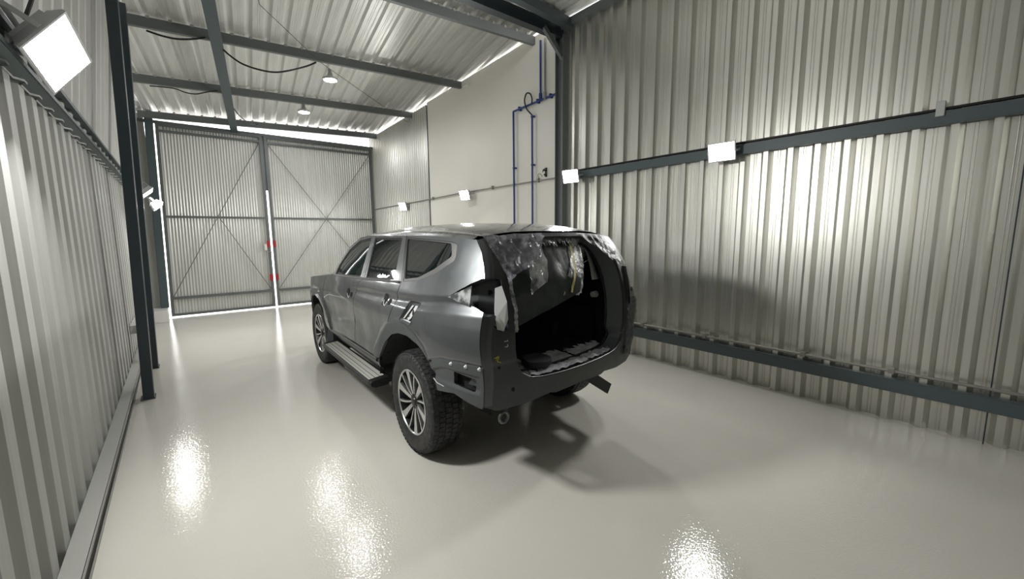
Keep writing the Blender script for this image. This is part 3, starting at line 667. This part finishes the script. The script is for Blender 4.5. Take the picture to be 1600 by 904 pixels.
    b = MB(); b.add([sheared(p) for p in [(s*.80, 2.30, .40), (s*.93, 2.34, .33), (s*.93, 2.42, .30), (s*.80, 2.44, .30), (s*.84, 2.32, .53), (s*.885, 2.36, .55), (s*.86, 2.42, .50), (s*.80, 2.44, .50)]],
        [(0,1,5,4),(1,2,6,5),(2,3,7,6),(3,0,4,7),(0,3,2,1),(4,5,6,7)]); b.build('mud_guard', M['flare'], CAR, bevel=.008)

# roof, windscreen, bonnet
RV = [-.70, -.55, -.30, .1, .6, 1.05, 1.34, 1.59, 1.85, 2.08]
RC = [1.622, 1.655, 1.685, 1.700, 1.700, 1.680, 1.635, 1.535, 1.37, 1.19]
RS = [1.560, 1.577, 1.590, 1.600, 1.602, 1.600, 1.598, 1.53, 1.36, 1.17]
def roof_pt(u_, v_):
    zc, zs = sips(v_, RV, RC), sips(v_, RV, RS); zs = min(zs, zc-.004)
    we = W(max(v_, -.65), min(zs, 1.602))-(.06*sm(1.3, 2.0, v_))
    return Vector(sheared((u_*we, v_, zs+(zc-zs)*(1-abs(u_)**3.2)+.012*math.exp(-((abs(u_)-.93)/.03)**2)*(1 if v_ < 1.3 else 0))))
def roof_rear(u_):  # roof edge above the opening bows backwards
    return -.60-.09*(1-u_*u_)
lofted('roof', lambda s_, t_: roof_pt(2*t_-1, roof_rear(2*t_-1)+(1.32-roof_rear(2*t_-1))*s_), 40, 60, M['roofpaint'], CAR)
lofted('windscreen', lambda s_, t_: roof_pt((2*t_-1)*.88, 1.32+.74*s_), 14, 20, M['glass_front'], CAR)
for s in (-1, 1): lofted('windscreen_pillar', lambda s_, t_: roof_pt(s*(.88+.12*t_), 1.32+.74*s_), 16, 6, M['paint'], CAR)
def hood_pt(u_, v_):
    zc = sips(v_, [2.0, 2.4, 2.9, 3.3, 3.5, 3.62], [1.20, 1.19, 1.16, 1.10, 1.02, .85]); zs = sips(v_, [2.0, 2.6, 3.0, 3.3, 3.5, 3.62], [1.19, 1.13, 1.09, 1.035, .96, .82])
    return Vector(sheared((u_*(W(min(v_, 3.5), min(zs, 1.2))), v_+.0, zs+(zc-zs)*(1-abs(u_)**2.5))))
lofted('bonnet', lambda s_, t_: hood_pt(2*t_-1, 2.0+1.55*s_), 24, 24, M['paint'], CAR)
def nose(s_, t_):
    u_ = 2*t_-1; z_ = .98-.58*s_; return Vector(sheared((u_*.80, 3.52+.12*(1-u_*u_)+.10*math.sin(math.pi*s_), z_)))
fb = lofted('front_bumper', nose, 10, 20, M['paint'], CAR)
b = MB(); b.box((-.52, 3.60, .62), (.52, 3.80, .86)); b.v = [sheared(p) for p in b.v]; b.build('grille', M['trimblack'], CAR, bevel=.02)
for s in (-1, 1):
    b = MB(); b.add([sheared(p) for p in [(s*.50, 3.62, .80), (s*.74, 3.50, .82), (s*.82, 3.40, .98), (s*.56, 3.58, .92), (s*.50, 3.5, .80), (s*.72, 3.4, .82), (s*.79, 3.3, .98), (s*.56, 3.48, .92)]], [(0,1,2,3),(7,6,5,4),(0,4,5,1),(1,5,6,2),(2,6,7,3),(3,7,4,0)]); b.build('headlamp', M['clearlens'], CAR)

# ---- rear end
OPEN = [(0, .700), (.20, .701), (.38, .708), (.47, .722), (.535, .762), (.572, .83), (.588, .92), (.590, 1.05), (.584, 1.20), (.572, 1.35), (.556, 1.47), (.53, 1.535), (.48, 1.565), (.38, 1.578), (.2, 1.586), (0, 1.590)]
def mir(L): return L+[(-a, b_) for a, b_ in reversed(L) if a > 1e-6]
OPENING = mir(OPEN)[:-0 or None]
RB_ = [(0, .585), (.25, .572), (.30, .585), (.50, .560), (.70, .558)]
OUTR = RB_+[(uc(z)-.001, z) for z in (.60, .66, .72, .78, .85, .92, 1.0, 1.08, 1.135)]+[(.79, 1.150), (.735, 1.085), (.690, 1.045), (.645, 1.060), (.640, 1.13), (.660, 1.25), (.675, 1.345), (uc(1.352), 1.352)]+[(uc(z), z) for z in (1.41, 1.455, 1.499, 1.545, 1.574)]+[(.60, 1.592), (.4, 1.606), (.2, 1.613), (0, 1.616)]
OUTER = mir(OUTR)
rp_ = panel('rear_panel', OUTER, [OPENING], rear_f(), M['paint_in'], CAR, .022, .02, (0, -1, 0), label='dark grey bare tailgate frame panel')
# bright outer strip of the pillars above the lamps
for s in (-1, 1):
    Z = [1.352, 1.41, 1.47, 1.53, 1.574]
    lofted('pillar_edge', lambda s_, t_: Vector(sheared((s*(uc(1.352+.222*s_)-.003-.075*t_), V(uc(1.352+.222*s_)-.075*t_, 1.352+.222*s_)-.006*math.sin(math.pi*min(1, t_*1.2)), 1.352+.222*s_))), 12, 5, M['paint'], CAR, label='light grey painted edge of the tailgate pillar')
    lofted('pillar_edge', lambda s_, t_: Vector(sheared((s*(uc(.60+.54*s_)-.003-(.055+.03*s_)*t_), V(uc(.60+.54*s_)-(.055+.03*s_)*t_, .60+.54*s_)-.005*math.sin(math.pi*min(1, t_*1.1)), .60+.54*s_))), 18, 5, M['paint'], CAR)
# channel of the opening: outer lip -> flange
CH = [Vector((p[0], p[1])) for p in OPENING]
def chan(s_, t_):
    k = s_*len(CH); i = int(k) % len(CH); j = (i+1) % len(CH); p = CH[i].lerp(CH[j], k-int(k))
    c = Vector((0, 1.15)); ins = .055*t_; q = p+(c-p).normalized()*ins*(1 if p.y > .8 else .2)
    if p.y < .8: q.y = p.y+.012*t_
    return Vector(sheared((q.x, V(p.x, p.y)+.15*t_**.8*(1 if p.y > .8 else .9), q.y)))
M['channel'] = mat('channel_grey', (.12, .135, .14), .4)
lofted('door_channel', chan, len(CH)*2, 5, M['channel'], CAR, label='grey inner channel round the tailgate opening')
def seal(s_, t_):
    p = chan(s_, 1.0); a = t_*2*math.pi; q = chan(s_, .9); d = (q-p); return p+Vector((0, .012*math.cos(a), 0))+(Vector((0, 0, 1.15))-Vector((p.x, 0, p.z))).normalized()*(.012*math.sin(a)+.008)
lofted('door_seal', seal, len(CH)*2, 8, M['trimblack'], CAR)
def lip(s_, t_):   # bright lower lip of the opening
    u_ = -.53+1.06*s_; z_ = ip(abs(u_), [0, .20, .38, .47, .535], [.700, .701, .708, .722, .762]); return Vector(sheared((u_, V(u_, z_)-.006*math.cos(t_*math.pi)+.004, z_+.004+.005*math.sin(t_*math.pi))))
lofted('sill_lip', lip, 30, 4, M['chrome'], CAR, label='shiny scraped metal lip under the opening')
# lamp pockets
for s in (-1, 1):
    P = lambda u_, v_, z_: sheared((s*u_, v_, z_))
    pk = MB()
    # pocket floor: side triangle, bracket face, back wall
    pk.add([P(.835, -.52, 1.226), P(.715, -.70, 1.335), P(.735, -.72, 1.15)], [(0, 1, 2)])
    pk.add([P(.715, -.70, 1.345), P(.735, -.72, 1.14), P(.640, -.83, 1.13), P(.635, -.79, 1.345)], [(0, 1, 2, 3)])
    pk.add([P(.735, -.72, 1.14), P(.640, -.83, 1.13), P(.648, -.90, 1.045), P(.740, -.86, 1.09), P(.80, -.84, 1.15)], [(0, 1, 2, 3, 4)])
    pk.add([P(.715, -.70, 1.345), P(.635, -.79, 1.345), P(.66, -.855, 1.350), P(.755, -.80, 1.352)], [(0, 1, 2, 3)])
    pk.add([P(.640, -.83, 1.13), P(.635, -.79, 1.345), P(.662, -.86, 1.345), P(.645, -.92, 1.10), P(.648, -.90, 1.045)], [(0, 1, 2, 3, 4)])
    pk.add([P(.835, -.52, 1.226), P(.80, -.75, 1.19), P(.735, -.72, 1.15)], [(0, 1, 2)]); pk.add([P(.835, -.52, 1.226), P(.79, -.72, 1.32), P(.755, -.80, 1.352), P(.715, -.70, 1.345)], [(0, 1, 2, 3)])
    pko = pk.build('lamp_pocket', M['flare'], CAR)
    ln = MB(); ln.add([P(.852, -.545, 1.228), P(.825, -.625, 1.265), P(.838, -.625, 1.213)], [(0, 1, 2)])
    ln.add([P(.832, -.632, 1.262), P(.790, -.735, 1.310), P(.812, -.735, 1.188), P(.842, -.632, 1.212)], [(0, 1, 2, 3)]); ln.build('lens', M['clearlens'], pko, label='leftover piece of clear lamp lens' if s < 0 else None)
    br = MB(); br.add([P(.660, -.865, 1.310), P(.690, -.835, 1.295), P(.700, -.84, 1.16), P(.712, -.865, 1.12), P(.715, -.885, 1.062), P(.680, -.905, 1.050), P(.652, -.915, 1.12), P(.652, -.905, 1.22)], [tuple(range(8))]); br.build('bracket', M['primer'], pko, label='bright bare metal bracket' if s < 0 else None)
    MB().lathe([(-.004, .001), (-.004, .013), (.004, .016)], 20, 'y', P(.685, -.775, 1.262)).build('bolt_hole', M['well'], pko)

# holes, marks and plugs on the near corner
def on_rear(u_, z_, off=-.003): return Vector(sheared((u_, V(u_, z_)+off, z_)))
def on_side(v_, z_, s=-1, off=.003): return Vector(sheared((s*(W(v_, z_)+off), v_, z_)))
def disc(name, c, rx, rz, m, axis, parent, tilt=0, **kw):
    vs = []
    for k in range(20):
        a = 2*math.pi*k/20; x, z = rx*math.cos(a), rz*math.sin(a); x, z = x*math.cos(tilt)-z*math.sin(tilt), x*math.sin(tilt)+z*math.cos(tilt)
        vs.append(c+(Vector((0, x, z)) if axis == 'x' else Vector((x, 0, z))))
    return MB().add(vs, [tuple(range(20))]).build(name, m, parent, fix=False, **kw)
for u_, z_, r_ in ((-.60, .675, .011), (.62, .70, .012), (-.70, .83, .007)): disc('bolt_hole', on_rear(u_, z_, -.004), r_, r_*1.2, M['well'], 'y', rp_)
qp = [o for o in CAR.children if o.name.startswith('quarter_panel')][0]
rd = [o for o in CAR.children if o.name.startswith('rear_door')][0]; fd = [o for o in CAR.children if o.name.startswith('front_door')][0]
for v_, z_ in ((-.598, .824), (-.73, .832), (-.832, .835)):
    b = MB().lathe([(-.010, .001), (-.008, .007), (.0, .010), (.004, .013)], 16, 'x', on_side(v_, z_, -1, .004)); b.build('plug', M['primer'], qp, smooth=True)
for dr, v_, z_ in ((fd, 1.40, 1.045), (rd, .42, 1.095)):
    for cv, cz, rx, rz in ((v_+.01, z_+.018, .040, .036), (v_-.085, z_, .030, .024), (v_+.03, z_-.024, .024, .018)):
        ring = [on_side(cv+rx*math.cos(a)-.3*rz*math.sin(a), cz+rz*math.sin(a), -1, .0035) for a in [2*math.pi*k/20 for k in range(20)]]
        MB().add(ring, [tuple(range(20))]).build('handle_hole', M['well'], dr, fix=False)
    MB().tube(spline([on_side(v_+.03, z_+.0), on_side(v_+.012, z_-.028), on_side(v_-.018, z_-.038), on_side(v_-.03, z_-.02)], 5), .004, 6).build('handle_rim', M['primer'], dr)
# fuel filler pocket
fp = MB(); inn = insetpoly(FUEL, .016); dp = .022
A_ = [on_side(p[0], p[1], -1, -.001) for p in roundpoly(FUEL, .03, 4)]; B_ = [on_side(p[0], p[1], -1, -dp) for p in roundpoly(inn, .025, 4)]
N_ = len(A_); fp.add(A_+B_, [(i, (i+1) % N_, N_+(i+1) % N_, N_+i) for i in range(N_)]+[tuple(range(N_, 2*N_))]); fpo = fp.build('fuel_pocket', M['flare'], qp, label='open fuel filler pocket')
st = MB(); st.add([on_side(*p, -1, -.014) for p in [(-.055, 1.115), (-.085, 1.118), (.02, 1.015), (.045, 1.012)]], [(0, 1, 2, 3)]); st.add([on_side(*p, -1, -.012) for p in [(-.115, 1.12), (-.155, 1.122), (-.09, 1.03), (-.05, 1.01), (-.03, 1.02)]], [(0, 1, 2, 3, 4)])
st.add([on_side(*p, -1, -.010) for p in [(-.03, 1.012), (-.095, 1.008), (-.085, .999), (.06, 1.003)]], [(0, 1, 2, 3)]); st.build('filler_plate', M['primer'], fpo)
disc('filler_hole', on_side(-.125, 1.075, -1, -.008), .014, .026, M['well'], 'x', fpo, .5); disc('filler_hole', on_side(-.045, 1.045, -1, -.008), .012, .010, M['well'], 'x', fpo)
rim_ = [on_side(p[0], p[1], -1, .002) for p in roundpoly(insetpoly(FUEL, -.003), .03, 4)]; MB().tube(rim_+rim_[:1], .0028, 6, cap=False).build('filler_rim', M['chrome'], fpo)
# marks
def stroke(pts, m, w_, name, par):
    b = MB()
    for a, c in zip(pts[:-1], pts[1:]): b.bar(on_rear(*a), on_rear(*c), w_, .002, (0, -1, 0))
    return b.build(name, m, par)
stroke([(-.735, .895), (-.705, .900), (-.715, .872), (-.690, .862)], M['yellow'], .006, 'paint_mark', rp_); stroke([(-.712, .905), (-.725, .88)], M['yellow'], .005, 'paint_mark', rp_)
stroke([(-.668, .985), (-.645, .985), (-.645, .992)], M['whitemark'], .004, 'paint_mark', rp_); stroke([(-.665, .952), (-.645, .952), (-.645, .965)], M['whitemark'], .004, 'paint_mark', rp_)
# metal shard inside the notch in the bumper corner
MB().add([on_side(p[0], p[1], -1, -.03) for p in [(-.68, .70), (-.72, .75), (-.755, .73), (-.775, .70)]], [(0,1,2,3)]).build('inner_bracket', M['flare'], qp)
MB().add([on_side(*p, -1, -.06) for p in [(-.56, .66), (-.56, .80), (-.82, .80), (-.82, .66)]], [(0, 1, 2, 3)]).build('corner_backing', M['well'], qp)
# highlight on the bumper corner's bottom edge, put in as a thin bright tube
MB().tube([on_side(-.37, .672, -1, .001), on_side(-.42, .655, -1, .001), on_side(-.50, .652, -1, .001)], .0035, 8).build('corner_gleam', M['primer'], qp)

# ---- under and inside
b = MB(); b.box((-.56, -.34, .46), (.56, 3.30, .60)); b.box((-.80, .72, .40), (.80, 2.30, .56)); b.v = [sheared(p) for p in b.v]; b.build('underbody', M['well'], CAR)
b = MB(); b.box((-.62, -.84, .60), (.62, 3.1, .69)); b.v = [sheared(p) for p in b.v]; b.build('cabin_floor', M['cloth'], CAR)
b = MB(); b.box((-.80, 2.1, .60), (.80, 2.2, 1.20)); b.v = [sheared(p) for p in b.v]; b.build('dashboard', M['cloth'], CAR, bevel=.03)
for s in (-1, 1):
    x0, x1 = sorted((s*.60, s*.64)); b = MB(); b.box((x0, -.70, .68), (x1, .60, 1.20)); b.v = [sheared(p) for p in b.v]; b.build('side_lining', M['cloth'], CAR, bevel=.01)
    x0, x1 = sorted((s*.80, s*.82)); b = MB(); b.box((x0, .62, .60), (x1, 2.1, 1.17)); b.v = [sheared(p) for p in b.v]; b.build('side_lining', M['cloth'], CAR)
lofted('roof_lining', lambda s_, t_: roof_pt((2*t_-1)*.93, -.50+1.75*s_)-Vector((0, 0, .045)), 12, 12, M['cloth'], CAR)
def seat(u0, u1, v_, name='seat'):
    r_ = empty(name, (0, 0, 0)); r_.parent = CAR
    def bx(a, c, bv, nm, m):
        b = MB(); b.box(a, c); b.v = [sheared(p) for p in b.v]; b.build(nm, M[m], r_, bevel=bv)
    bx((u0, v_, .72), (u1, v_+.5, .88), .04, 'seat_cushion', 'cloth'); bx((u0, v_-.10, .80), (u1, v_+.04, 1.33), .05, 'backrest', 'cloth')
    w_ = (u0+u1)/2; bx((w_-.11, v_-.09, 1.36), (w_+.11, v_, 1.50), .04, 'headrest', 'cloth')
seat(-.58, -.05, .42); seat(.05, .58, .42); seat(-.62, -.12, 1.35); seat(.12, .62, 1.35)
# light trim on the pillar inside, opposite side
lofted('pillar_trim', lambda s_, t_: Vector(sheared((.465+.06*s_+(.150-.11*s_)*t_+.02*math.sin(s_*3.1), -.66+.16*s_+.04*t_-.02*math.sin(t_*3.1), 1.235+.29*s_))), 10, 4, M['greytrim'], CAR, label='light grey trim inside the far pillar')
MB().lathe([(0, .001), (0, .028), (-.045, .024), (-.048, .001)], 20, 'x', sheared((.60, -.60, 1.10))).build('trim_cap', M['greytrim'], CAR, auto=40)
# tow eye, hanger and dropped bracket under the tail
b = MB(); c = Vector(sheared((-.56, -.74, .43))); b.tube([c+Vector((.035*math.cos(a), .0, .035*math.sin(a))) for a in [2*math.pi*k/16 for k in range(17)]], .010, 8, cap=False); b.tube([c+Vector((.02, 0, .03)), c+Vector((.05, .05, .12))], .012); b.build('tow_eye', M['steel_grey'], CAR, auto=40)
b = MB()
b.bar(sheared((.20, -.78, .57)), sheared((.54, -.80, .345)), .02, .085, (0, 0, 1)); b.bar(sheared((.36, -.74, .62)), sheared((.33, -.76, .48)), .04, .02); b.bar(sheared((.47, -.70, .62)), sheared((.40, -.76, .44)), .05, .02)
b.tube([sheared((.26, -.72, .58)), sheared((.30, -.74, .55)), sheared((.31, -.76, .50))], .012); b.bar(sheared((.22, -.62, .61)), sheared((.52, -.60, .61)), .10, .05)
b.build('tow_bracket', M['trimblack'], CAR)
b = MB(); b.tube([(-.72, .07, .385), (.72, .15, .385)], .04); b.lathe([(-.11, .02), (-.10, .10), (.10, .10), (.11, .02)], 20, 'x', (0, .11, .385)); b.build('axle', M['well'], CAR, auto=40)
for s in (-1, 1): MB().tube([sheared((s*.60, -.12, .42)), sheared((s*.56, -.16, .80))], .035).build('shock_absorber', M['steel_dark'], CAR, auto=40)

# ---- wheels
def wheel(u_, v_, side, steer=0):
    R_, Wd = .383, .235
    root = empty('wheel', sheared((u_, v_, .383)), 0); root.parent = CAR; root.rotation_euler = (0, 0, steer)
    S = side
    ty = MB(); h = Wd/2
    prof = [(-h*.62, .235), (-h*.9, .245), (-h*1.02, .29), (-h*1.0, .335), (-h*.90, .368), (-h*.78, .377), (h*.78, .377), (h*.90, .368), (h*1.0, .335), (h*1.02, .29), (h*.9, .245), (h*.62, .235)]
    ty.lathe(prof, 72, 'x')
    nb = 64
    for k in range(nb):
        a = 2*math.pi*k/nb
        for j, (x0, x1) in enumerate(((-.112, -.078), (-.070, -.030), (-.024, .024), (.030, .070), (.078, .112))):
            da = (.5 if j % 2 else 0)*2*math.pi/nb; w_ = 2*math.pi/nb*.43
            r0, r1 = .374, .3825
            if j in (0, 4): r1 = .381
            vs = []
            for aa in (a+da-w_, a+da+w_):
                for x in (x0, x1):
                    for r_ in (r0, r1-(.006 if (abs(x) > .1) else 0)): vs.append((x, r_*math.cos(aa), r_*math.sin(aa)))
            ty.add(vs, [(0,1,3,2),(4,6,7,5),(0,4,5,1),(2,3,7,6),(1,5,7,3),(0,2,6,4)])
        # shoulder lugs
        for sx in (-1, 1):
            vs = []
            for aa in (a-w_*.8, a+w_*.8):
                for x, r_ in ((sx*h*.86, .375), (sx*h*.985, .352), (sx*h*.95, .345)): vs.append((x, r_*math.cos(aa), r_*math.sin(aa)))
            ty.add(vs, [(0,1,2),(3,5,4),(0,3,4,1),(1,4,5,2)])
    t_ = ty.build('tyre', M['tyre'], root, auto=35)
    rm = MB(); x = S*h
    rm.lathe([(x*.62, .236), (x*.93, .243), (x*.95, .234), (x*.80, .226), (x*.20, .215), (x*.15, .10), (x*.20, .02)], 72, 'x')
    rm.build('rim', M['alu_dark'], root, auto=35)
    lp = MB(); lp.lathe([(x*.925, .2435), (x*.955, .240), (x*.955, .233), (x*.90, .228)], 72, 'x'); lp.build('rim_lip', M['alu'], root, auto=50)
    for k in range(6):
        a0 = 2*math.pi*k/6+.26
        for (da0, da1, w0, w1, nm) in ((0, .03, .012, .030, 'spoke'), (.46, .10, .006, .008, 'spoke')):
            sp_ = MB(); rr = [.045, .09, .14, .19, .232]; vs = []
            for i, r_ in enumerate(rr):
                f_ = i/4; a = a0+da0+(da1)*f_*f_*(.9 if nm == 'spoke' else 1); hw = (w0+(w1-w0)*f_**1.5)
                ca, sa = math.cos(a), math.sin(a); xx = x*(.70+.20*f_**.7)
                for q in (-1, 1):
                    for dx in (0, -S*.02): vs.append((xx+dx, r_*ca-q*hw*sa, r_*sa+q*hw*ca))
            fs = []
            for i in range(4):
                k0 = i*4; fs += [(k0, k0+2, k0+6, k0+4), (k0+1, k0+5, k0+7, k0+3), (k0, k0+4, k0+5, k0+1), (k0+2, k0+3, k0+7, k0+6)]
            fs += [(0, 1, 3, 2), (16, 18, 19, 17)]
            sp_.add(vs, fs).build('spoke', M['alu'], root)
    hb = MB(); hb.lathe([(x*.60, .065), (x*.72, .055), (x*.74, .035), (x*.80, .030), (x*.82, .001)], 28, 'x')
    for k in range(6):
        a = 2*math.pi*k/6+.5; hb.lathe([(x*.60, .009), (x*.74, .009), (x*.76, .001)], 8, 'x', (0, .045*math.cos(a), .045*math.sin(a)))
    hb.build('hub', M['alu_dark'], root, auto=40)
    return root
wheel(-.775, 0, -1); wheel(.775, .0, 1); wheel(-.775, 2.80, -1, .02); wheel(.775, 2.80, 1, .02)

# ================================================================== films, tape and the pad lying on the car
CM = Matrix.Translation((2.13, 2.72, 0)) @ Matrix.Rotation(math.radians(-1.563), 4, 'Z')
def toworld(p): return CM @ Vector(p)
def crumple(name, quad, n1, n2, m, off=0, amp=.012, sc=9, seed=0, jag=0, thick=None, sag=0, f=None, **kw):
    """quad: four (u, z) corners: top-left, top-right, bottom-right, bottom-left, on the tail; off moves along the car"""
    rnd = random.Random(seed); vs = []; js = [rnd.uniform(-jag, jag) for _ in range(n1+1)]
    for i in range(n1+1):
        for j in range(n2+1):
            a, b_ = i/n1, j/n2
            top = [quad[0][k]*(1-a)+quad[1][k]*a for k in (0, 1)]; bot = [quad[3][k]*(1-a)+quad[2][k]*a for k in (0, 1)]
            u_ = top[0]*(1-b_)+bot[0]*b_; z_ = top[1]*(1-b_)+bot[1]*b_+js[i]*b_-sag*math.sin(math.pi*a)*b_
            P = noise.noise_vector(Vector((u_*sc, z_*sc*.7, seed*3.1)))+.5*noise.noise_vector(Vector((u_*sc*2.7, z_*sc*2.2, seed)))
            o_ = off(a, b_) if callable(off) else off
            y_ = V(max(-.7, min(.7, u_)), z_)+o_ if f is None else f(u_, z_)+o_
            q = sheared((u_+P.x*amp*.5, y_-abs(P.y)*amp*1.3, z_+P.z*amp*.5)); vs.append(toworld(q))
    fs = [(i*(n2+1)+j, (i+1)*(n2+1)+j, (i+1)*(n2+1)+j+1, i*(n2+1)+j+1) for i in range(n1) for j in range(n2)]
    o = MB().add(vs, fs).build(name, m, None, smooth=True, **kw)
    return o
crumple('masking_sheet', [(-.54, 1.572), (.245, 1.578), (.06, 1.20), (-.545, 1.03)], 36, 36, M['film_dark'], off=.085, amp=.014, sc=3, seed=2, label='large dark green masking sheet hung inside the tailgate opening of the car', cat='masking sheet')
crumple('plastic_film', [(-.655, 1.597), (-.16, 1.612), (-.30, 1.46), (-.60, 1.33)], 30, 20, M['film_grey'], off=-.012, amp=.032, sc=10, seed=5, label='crumpled greyish film taped over the top corner of the tailgate opening', cat='plastic film')
crumple('plastic_film', [(-.34, 1.575), (-.20, 1.575), (-.28, 1.30), (-.44, 1.24)], 12, 26, M['film'], off=.03, amp=.018, sc=9, seed=8, label='narrow clear film strip hanging in front of the dark masking sheet', cat='plastic film')
crumple('plastic_film', [(.165, 1.585), (.30, 1.585), (.085, 1.185), (-.12, 1.195)], 14, 34, M['film'], off=.085, amp=.018, sc=8, seed=11, jag=.012, label='clear film flap with yellow tape at the free edge of the masking sheet', cat='plastic film')
crumple('plastic_film', [(-.28, 1.588), (.30, 1.590), (.26, 1.545), (-.26, 1.535)], 60, 8, M['film'], off=.05, amp=.02, sc=22, seed=14, jag=.028, label='ragged clear film fringe along the top of the tailgate opening', cat='plastic film')
crumple('plastic_film', [(-.605, 1.40), (-.575, 1.39), (-.575, 1.03), (-.595, 1.03)], 5, 60, M['film'], off=-.008, amp=.014, sc=18, seed=17, label='thin bright film strip down the tailgate edge beside the lamp pocket', cat='plastic film')
crumple('plastic_film', [(.20, 1.606), (.565, 1.590), (.665, 1.365), (.57, 1.36)], 26, 30, M['film_pillar'], off=-.012, amp=.024, sc=11, seed=20, label='dark crumpled film wrapped over the far tailgate pillar', cat='plastic film')
crumple('plastic_film', [(.615, 1.10), (.775, 1.10), (.73, .62), (.60, .62)], 16, 40, M['film_pillar'], off=-.008, amp=.018, sc=12, seed=23, label='dusty film stuck below the far empty lamp pocket', cat='plastic film')
tp = crumple('masking_tape', [(.158, 1.575), (.18, 1.575), (-.03, 1.205), (-.05, 1.215)], 3, 30, M['tape'], off=.065, amp=.006, sc=12, seed=30, label='strip of yellow masking tape down the edge of the dark masking sheet', cat='tape')
# dusty film on the load sill
def sill_film(name, u0, u1, v0, v1, lab, seed):
    vs = []; n1, n2 = 34, 18
    rnd = random.Random(seed); jg = [rnd.uniform(-.05, .03) for _ in range(n1+1)]
    for i in range(n1+1):
        for j in range(n2+1):
            a, b_ = i/n1, j/n2; u_ = u0+(u1-u0)*a; v_ = v0+(v1+jg[i]-v0)*b_
            v_ = max(v_, V(u_, .71)+.02+.14*sm(.42, .54, abs(u_)))
            vs.append(toworld(sheared((u_, v_, .712+.028*abs(noise.noise(Vector((u_*14, v_*14, seed))))+.015*abs(noise.noise(Vector((u_*40, v_*30, seed))))))))
    fs = [(i*(n2+1)+j, (i+1)*(n2+1)+j, (i+1)*(n2+1)+j+1, i*(n2+1)+j+1) for i in range(n1) for j in range(n2)]
    return MB().add(vs, fs).build(name, M['dust'], None, smooth=True, label=lab, cat='plastic film')
sill_film('dust_sheet', -.53, .10, -.93, -.60, 'dusty white film on the load sill, under the black pad', 3)
sill_film('dust_sheet', .12, .50, -.92, -.64, 'dusty white film on the load sill, the smaller part by the far pillar', 9)
pd = MB(); prof = [(-.37, -.70), (-.32, -.655), (-.24, -.665), (-.20, -.72), (-.185, -.80), (-.20, -.855), (-.27, -.87), (-.35, -.855), (-.39, -.80)]
prof = roundpoly(prof, .03, 3); N_ = len(prof); vs = []
for z_, k in ((.735, .96), (.745, 1), (.768, 1), (.776, .95)):
    for p_ in prof: vs.append(toworld(sheared((-.29+(p_[0]+.29)*k, -.765+(p_[1]+.765)*k, z_+.01*noise.noise(Vector((p_[0]*9, p_[1]*9, 0)))))))
fs = [(r_*N_+i, r_*N_+(i+1) % N_, (r_+1)*N_+(i+1) % N_, (r_+1)*N_+i) for r_ in range(3) for i in range(N_)]+[tuple(range(N_)), tuple(range(3*N_, 4*N_))]
M['pad'] = mat('dark_foam_pad', (.03, .03, .036), .7)
pd.add(vs, fs).build('foam_pad', M['pad'], None, auto=50, label='small dark rounded pad lying on the dusty load sill', cat='pad')
